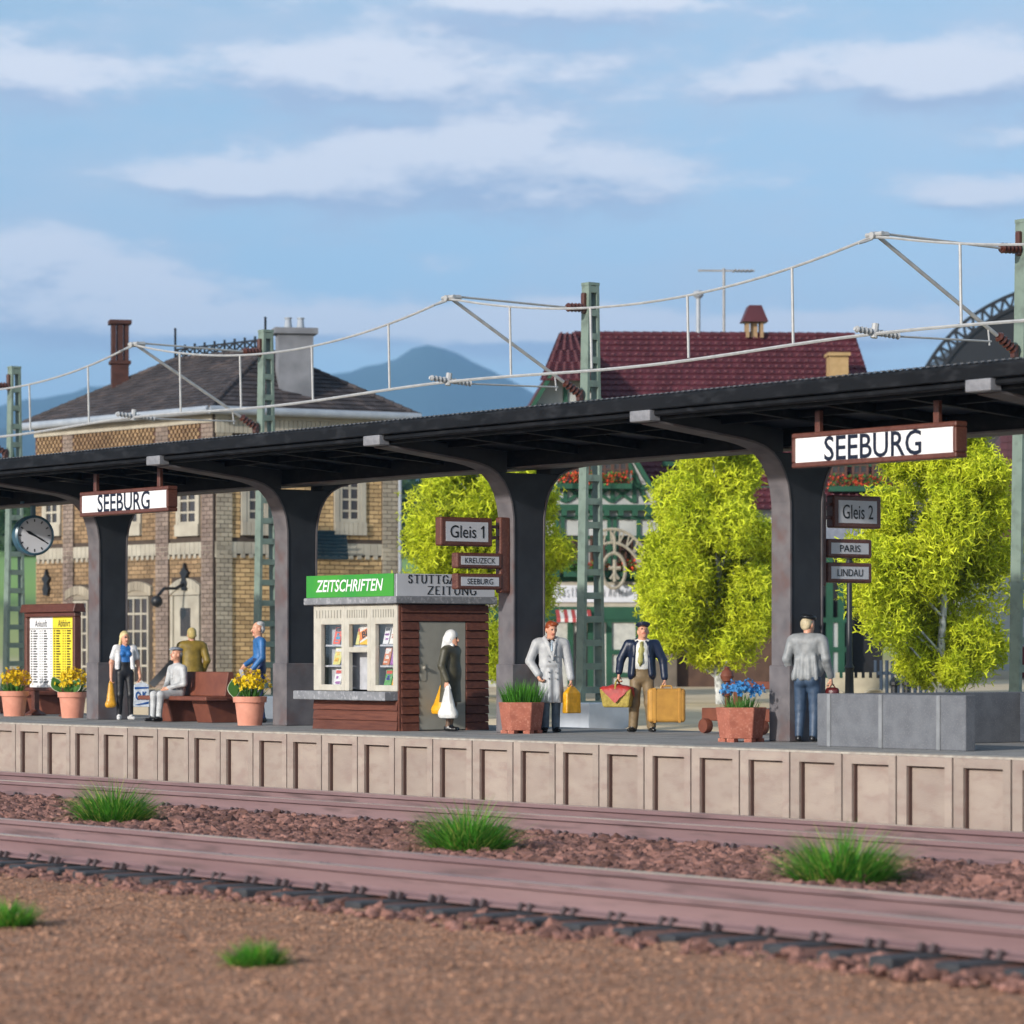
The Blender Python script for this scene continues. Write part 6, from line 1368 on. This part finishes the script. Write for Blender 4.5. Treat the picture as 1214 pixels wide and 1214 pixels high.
ob_.path([(ix(727), -.55, iz(664)), (ix(727), -.55, iz(690))], .06); ob_.path([(ix(720), -.55, iz(674)), (ix(734), -.55, iz(674))], .06); ob_.path([(ix(722), -.55, iz(687)), (ix(727), -.55, iz(680)), (ix(732), -.55, iz(687))], .05)
ob_.bar((ix(752), -.55, iz(672)), (ix(790), -.55, iz(672)), .08, .10); ob_.bar((ix(752), -.55, iz(666)), (ix(790), -.55, iz(666)), .06, .06); ob_.build('hanging_bracket', mat('cream_ironwork', (.36, .32, .245), rough=.7), inn)
MB().box((ix(772), -.7, -.7), (ix(800), .3, iz(665))).build('stair_turret', mat('weathered_grey_wood', (.16, .13, .10), (.11, .09, .07), rough=.85, scale=3), inn)
# main front to the right: upper storey with window boxes, ledge and shaded porch
zM = iz(602)
hbeam(gr_, mxr, iz(596), .22, .66); hbeam(gr_, mxr, iz(577), .12, .66); hbeam(gr_, mxr, iz(548), .14, .66)
for u in range(800, 1060, 19): vbeam(ix(u), iz(596), 5.6, .11, .66); beam(ix(u) + .02, iz(594), ix(u + 19) - .02, iz(579), .09, .66); beam(ix(u + 19) - .02, iz(594), ix(u) + .02, iz(579), .09, .66)
for u in (1000, 1026, 1050): inn_window(ix(u) - .18, ix(u) + .18, iz(574), iz(550), .66, flowers='red')
MB().box((ix(800), -.4, iz(640)), (mxr + .3, .7, iz(625))).build('porch_roof', mat('blue_grey_lead', (.20, .22, .27), rough=.6), inn)
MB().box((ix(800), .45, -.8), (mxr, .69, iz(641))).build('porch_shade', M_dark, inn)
for u in (984, 998): vbeam(ix(u), -.7, iz(641), .2, -.2)
MB().box((ix(984) + .1, -.2, -.6), (ix(998) - .1, -.15, iz(735))).build('porch_panel', M_plaster, inn); hbeam(ix(976), ix(1004), iz(735), .15, -.2); hbeam(ix(976), ix(1004), iz(770), .15, -.2)
MB().box((ix(800), -.3, -.8), (ix(968), .44, iz(700))).build('porch_front', mat('brown_boarding', (.10, .055, .035), (.07, .038, .025), rough=.8, scale=3), inn)
# roof fittings
def on_roof(u, zc_off): return ix(u)
MB().tube((ix(845), 3.85, ri - .1), (ix(845), 3.85, ri + 1.1), .07).lathe([(.07, 1.1), (.16, 1.2), (.16, 1.32), (.1, 1.36)], 12, (ix(845), 3.85, ri)).build('vent_pipe', M_gutter, inn)
an = MB().tube((ix(877), 3.9, ri - .1), (ix(877), 3.9, ri + 2.05), .045).bar((ix(845), 3.9, ri + 1.98), (ix(915), 3.9, ri + 1.98), .05, .06)
for k in range(5): an.bar((ix(890 + 5 * k), 3.6, ri + 1.98), (ix(890 + 5 * k), 4.2, ri + 1.98), .04, .04)
an.build('aerial', mat('dull_metal', (.30, .30, .31), rough=.5), inn)
b_ = MB()
for dx in (-.22, .22):
    for dy in (-.2, .2): b_.box((ix(914) + dx - .05, 3.85 + dy - .05, ri - .1), (ix(914) + dx + .05, 3.85 + dy + .05, ri + .42))
bt = b_.box((ix(914) - .1, 3.75, ri - .1), (ix(914) + .1, 3.95, ri + .4)).build('bell_turret', mat('turret_wood', (.36, .24, .13), rough=.7), inn)
MB().prism([(ix(914) - .40, ri + .38), (ix(914) + .40, ri + .38), (ix(914) + .19, ri + .88), (ix(914) - .19, ri + .88)], 1, 3.45, 4.25).build('turret_roof', M_tile, bt)
MB().box((ix(996), 1.8, 7.6), (ix(1019), 2.5, iz(414))).box((ix(994), 1.7, iz(414)), (ix(1021), 2.6, iz(410))).build('chimney', mat('yellow_chimney', (.40, .27, .13), (.33, .22, .10), rough=.8), inn)
dz = [Vector((ix(900), 1.0, 8.0)), Vector((ix(1000), 1.0, 8.6)), Vector((ix(992), 2.4, 9.3)), Vector((ix(930), 2.4, 9.0))]
MB().add([dz[0], dz[1], dz[2], dz[3]], [(0, 1, 2, 3)]).build('dormer_roof', mat('paler_maroon_tile', (.19, .06, .075), rough=.45), inn)

# ------------------------------------------------------------------ other buildings
x, y = fw((1230 - 607) / 4000 * 118, 118); t = thing('tile_hung_house', 'house with maroon tile hung upper wall and white red-trimmed base behind the right tree', 'building', (x, y, .3), VIEW - R(6))
MB().box((-2.6, 0, -.7), (4, 6, 4.4)).build('wall', M_plaster, t); MB().box((-1.3, -.1, 4.4), (4, 6, 8.6)).build('upper_wall', M_tile, t)
for x0, z0 in ((-2.6, .1), (-.6, .1), (.6, 0)): MB().box((x0, -.06, z0), (x0 + .9, .0, z0 + 1.1)).build('brick_panel', mat('dark_red_panel', (.14, .025, .028), rough=.7), t)
MB().box((-3.2, -1.2, -.7), (-.9, -.3, .35)).build('stone_base', M_creamst, t)
MB().box((-.3, -1.0, -.7), (2.2, -.2, .8)).build('stone_base', M_creamst, t)
tiles((-1.3, -.12, 4.5), (4, -.12, 4.5), (4, -.11, 8.6), (-1.3, -.11, 8.6), .26, .25, .04, M_tile, t)
x, y = fw((1290 - 607) / 4000 * 150, 150); t = thing('train_shed', 'black arched roof with openwork truss edge rising behind the right mast', 'building', (x, y, .3), VIEW)
ar = lambda r_, n=30: [(r_ * math.cos(math.pi * i / n), 11.1 + r_ * .82 * math.sin(math.pi * i / n)) for i in range(n + 1)]
MB().prism(ar(7.15), 1, 0, 14).build('roof', M_iron, t); MB().box((-6.9, .0, -.6), (6.9, 14, 11.1)).build('wall', mat('dark_shed_wall', (.05, .045, .045), rough=.8), t)
tr_ = MB(); o1, o2 = ar(7.85, 44), ar(7.2, 44)
for i in range(44):
    A, B, C, D = [(q[0], -.05, q[1]) for q in (o1[i], o1[i + 1], o2[i], o2[i + 1])]; tr_.bar(A, B, .16, .16); tr_.bar(C, D, .16, .16); tr_.bar(A, D, .11, .11); tr_.bar(C, A, .11, .11)
tr_.build('truss_edge', M_iron, t)

# ------------------------------------------------------------------ trees
def leaf_mesh(name, pts, size, m, parent, seed, arms=3):
    r = np.random.default_rng(seed); n = len(pts); V = np.zeros((n, arms, 4, 3)); ax = r.normal(size=(n, 3)); ax /= np.linalg.norm(ax, axis=1)[:, None]
    u = np.cross(ax, r.normal(size=(n, 3))); u /= np.linalg.norm(u, axis=1)[:, None]; w_ = np.cross(ax, u); s_ = size * r.uniform(.6, 1.4, n)[:, None]
    for k in range(arms):
        a = 2 * np.pi * k / arms + r.uniform(-.5, .5, n)[:, None]; d = u * np.cos(a) + w_ * np.sin(a) + ax * r.uniform(-.5, .9, n)[:, None]; pe = np.cross(ax, d); pe /= np.linalg.norm(pe, axis=1)[:, None]
        V[:, k, 0] = pts - pe * s_ * .14; V[:, k, 1] = pts + pe * s_ * .14; V[:, k, 2] = pts + d * s_ + pe * s_ * .10; V[:, k, 3] = pts + d * s_ - pe * s_ * .10
    V = V.reshape(-1, 3); F = np.arange(len(V)).reshape(-1, 4); return np_mesh(name, V, F, m, parent)
def tree(label, u, zc_, zb, zt, prof, n, seed, trunk_r, size=.15, crown_z=0, lean=0):
    """prof: list of (height fraction, radius)"""
    x, y = fw((u - 607) / 4000 * zc_, zc_); t = thing('deciduous_tree', label, 'tree', (x, y, zb), 0, 'yellow green trees behind the platform'); r = np.random.default_rng(seed)
    H_ = zt - zb; tk = MB(); pts = [(lean * .1 * math.sin(k * 1.3), .05 * math.cos(k * 2.1), H_ * k / 8) for k in range(8)]
    for k in range(7): tk.tube(pts[k], pts[k + 1], trunk_r * (1 - k / 8.5), trunk_r * (1 - (k + 1) / 8.5), 9)
    tko = tk.build('trunk', M_bark, t, smooth=True); br = MB()
    hs = np.array([p_[0] for p_ in prof]); rs = np.array([p_[1] for p_ in prof]); lobes = []
    for i in range(62):
        h = r.uniform(prof[0][0] + .04, .97); rad = np.interp(h, hs, rs); a = r.uniform(0, 2 * np.pi); q = rad * r.uniform(.3, 1.08); c = np.array((q * math.cos(a), q * math.sin(a), h * H_)); lobes.append((c, rad * r.uniform(.10, .40) + .10))
        if i < 26: br.tube((0, 0, max(.6, c[2] - .6 - rad * .4)), c, trunk_r * .3, trunk_r * .08, 5)
    br.build('branches', M_bark, t)
    P = []; per = n // len(lobes); D = []
    for c, rr in lobes:
        v = r.normal(size=(per, 3)); v /= np.linalg.norm(v, axis=1)[:, None]; q = rr * (r.uniform(.25, 1.0, per) ** .5 + np.abs(r.normal(0, .22, per))); P.append(c + v * q[:, None] * r.uniform(.7, 1.3, 3)); v = r.normal(size=(per // 3, 3)); D.append(c * (.7, .7, 1) + v * rr * .3)
    P = np.concatenate(P); D = np.concatenate(D)
    pw = P[:, 2] > prof[0][0] * H_ - .2
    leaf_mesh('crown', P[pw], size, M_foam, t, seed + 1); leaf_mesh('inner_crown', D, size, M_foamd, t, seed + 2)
tree('yellow green tree with white trunk standing behind the grey parapet', 1117, 68, -.2, 6.6, [(.12, .35), (.2, 1.05), (.3, 1.6), (.42, 1.78), (.6, 1.5), (.8, 1.15), (1, .45)], 54000, 3, .105, .085)
tree('yellow green tree with pale trunk between the last two columns, before the inn', 852, 82, .0, 7.2, [(.09, .45), (.17, 1.1), (.28, 1.65), (.45, 1.6), (.65, 1.35), (.85, 1.05), (1, .4)], 52000, 13, .115, .095)
tree('yellow green tree behind the newspaper kiosk', 573, 86, .0, 7.2, [(.10, .8), (.25, 1.8), (.42, 1.9), (.6, 1.65), (.8, 1.2), (1, .4)], 48000, 23, .115, .10)
# far wood on the hill side
r = np.random.default_rng(77); pts = []
for i in range(260):
    zc_ = r.uniform(330, 640); b = r.uniform(-.17, .17); cx_, cy_ = fw(b * zc_, zc_); gz = np.interp(zc_, [330, 480, 700], [11, 19, 24]); h = r.uniform(5, 10)
    v = r.normal(size=(90, 3)); v /= np.linalg.norm(v, axis=1)[:, None]; pts.append(np.array((cx_, cy_, gz + h * .45)) + v * (h * .45, h * .45, h * .55) * r.uniform(.6, 1, (90, 1)))
o = leaf_mesh('distant_wood', np.concatenate(pts), 1.7, leaf_mat('dark_wood_leaves', (.035, .075, .03), (.055, .10, .04), rand=.5), None, 78); o['kind'] = 'stuff'
t = thing('far_house', 'small white far off house on the hillside at the left edge', 'house', view_frame((2 - 607) / 4000 * 500, 500, 18.6), VIEW + R(20)); MB().box((-1.4, -3, -2), (1.4, 3, 1.6)).build('wall', M_plaster, t); MB().prism([(-1.6, 1.6), (1.6, 1.6), (0, 2.5)], 1, -3.3, 3.3).build('roof', M_tile, t)

# ------------------------------------------------------------------ small things at the right behind the platform
x, y = fw((1007 - 607) / 4000 * 66, 66); t = thing('street_lamp', 'black cast iron lamp post behind the PARIS and LINDAU boards', 'street lamp', (x, y, -.3))
MB().lathe([(.16, 0), (.16, .15), (.12, .2), (.12, .55), (.15, .58), (.15, .66), (.09, .72), (.08, 1.25), (.10, 1.28), (.06, 1.35), (.05, 3.3), (.08, 3.32), (.05, 3.4)], 14).build('post', M_iron, t, smooth=True)
MB().lathe([(.08, 3.4), (.13, 3.62), (.15, 3.64), (.02, 3.74)], 8).build('lantern', M_iron, t)
x0, y0 = fw((1038 - 607) / 4000 * 78, 78); x1, y1 = fw((1135 - 607) / 4000 * 78, 78); t = thing('picket_fence', 'dark blue grey picket fence behind the right tree', 'fence', (x0, y0, -.15)); d = Vector((x1 - x0, y1 - y0, 0))
for i in range(15): p_ = d * (i / 14.5); MB().bar(p_, p_ + Vector((0, 0, 1.25)), .085, .03).build('slat', M_fence, t)
for z in (.35, .95): MB().bar((0, 0, z), d + Vector((0, 0, z)), .04, .08).build('fence_rail', M_fence, t)
for u in (1060, 1075): xx, yy_ = fw((u - 607) / 4000 * 72, 72); tt = thing('bollard', 'short black bollard by the fence, ' + ('left' if u == 1060 else 'right') + ' of the two', 'bollard', (xx, yy_, -.25), 0, 'bollards by the fence'); MB().lathe([(.10, 0), (.10, .2), (.07, .25), (.07, .8), (.11, .83), (.11, .9), (.03, 1.0)], 10).build('shaft', M_iron, tt)
x, y = fw((1008 - 607) / 4000 * 76, 76); t = thing('wooden_cart', 'beige wooden cart with spoked wheels behind the man in grey', 'cart', (x, y, -.15), VIEW)
MB().box((-.55, -.35, .45), (.62, .35, .55)).box((-.55, -.35, .55), (.62, -.31, .85)).box((-.55, .31, .55), (.62, .35, .85)).build('bed', M_beige, t)
for i in range(7): MB().box((-.53 + i * .165, -.36, .85), (-.44 + i * .165, -.31, .98)).build('stake', M_beige, t)
for wx_ in (-.42, .5):
    ws_ = MB().path([(wx_ + .30 * math.cos(a), -.42, .30 + .30 * math.sin(a)) for a in [2 * math.pi * i / 18 for i in range(19)]], .035)
    for k in range(6): a = math.pi * k / 3; ws_.tube((wx_, -.42, .30), (wx_ + .29 * math.cos(a), -.42, .30 + .29 * math.sin(a)), .018, n=5)
    ws_.tube((wx_, -.47, .3), (wx_, .4, .3), .05).build('wheel', M_beige, t)
t = thing('luggage_barrow', 'red brown luggage barrow with round knobs behind the planter of blue flowers', 'barrow', (-40.05, 34.1, 0))
MB().box((-.95, -.30, .20), (.75, .30, .40)).build('deck', M_bench, t, bev=.012); MB().box((-.55, -.05, .70), (.75, .05, .82)).build('handle_bar', M_bench, t, bev=.012)
for xx in (-.42, .62): MB().box((xx - .05, -.05, .361), (xx + .05, .05, .699)).build('upright', M_bench, t)
for xx in (-.8, .55): MB().lathe([(.0, -.06), (.11, -.06), (.12, 0), (.11, .06), (0, .06)], 14, (xx, -.34, .12), Matrix.Rotation(R(90), 3, 'X')).lathe([(.0, -.06), (.11, -.06), (.12, 0), (.11, .06), (0, .06)], 14, (xx, .34, .12), Matrix.Rotation(R(90), 3, 'X')).build('wheel', M_bench, t, smooth=True)
for zz, rr in ((.66, .10), (.90, .11)): MB().lathe([(0, -rr), (rr * .7, -rr * .75), (rr, 0), (rr * .75, rr * .7), (rr * .35, rr), (rr * .45, rr * 1.25), (0, rr * 1.4)], 14, (-.68, 0, zz)).build('knob', M_bench, t, smooth=True)
MB().box((-.70, -.03, .361), (-.64, .03, 1.0)).build('upright', M_bench, t)

# ------------------------------------------------------------------ air
hz = MB().box((-15000, -2000, -2.6), (3000, 14000, 1030)).build('haze', MATS['distant_plain'], kind='stuff')
hm_ = bpy.data.materials.new('haze_air'); hm_.use_nodes = True; ht = hm_.node_tree; ht.nodes.clear(); ho = ht.nodes.new('ShaderNodeOutputMaterial'); hv = ht.nodes.new('ShaderNodeVolumePrincipled')
hv.inputs['Color'].default_value = (.31, .61, 1, 1); hv.inputs['Density'].default_value = .00011; hv.inputs['Anisotropy'].default_value = 0; ht.links.new(hv.outputs[0], ho.inputs['Volume'])
hz.data.materials.clear(); hz.data.materials.append(hm_)
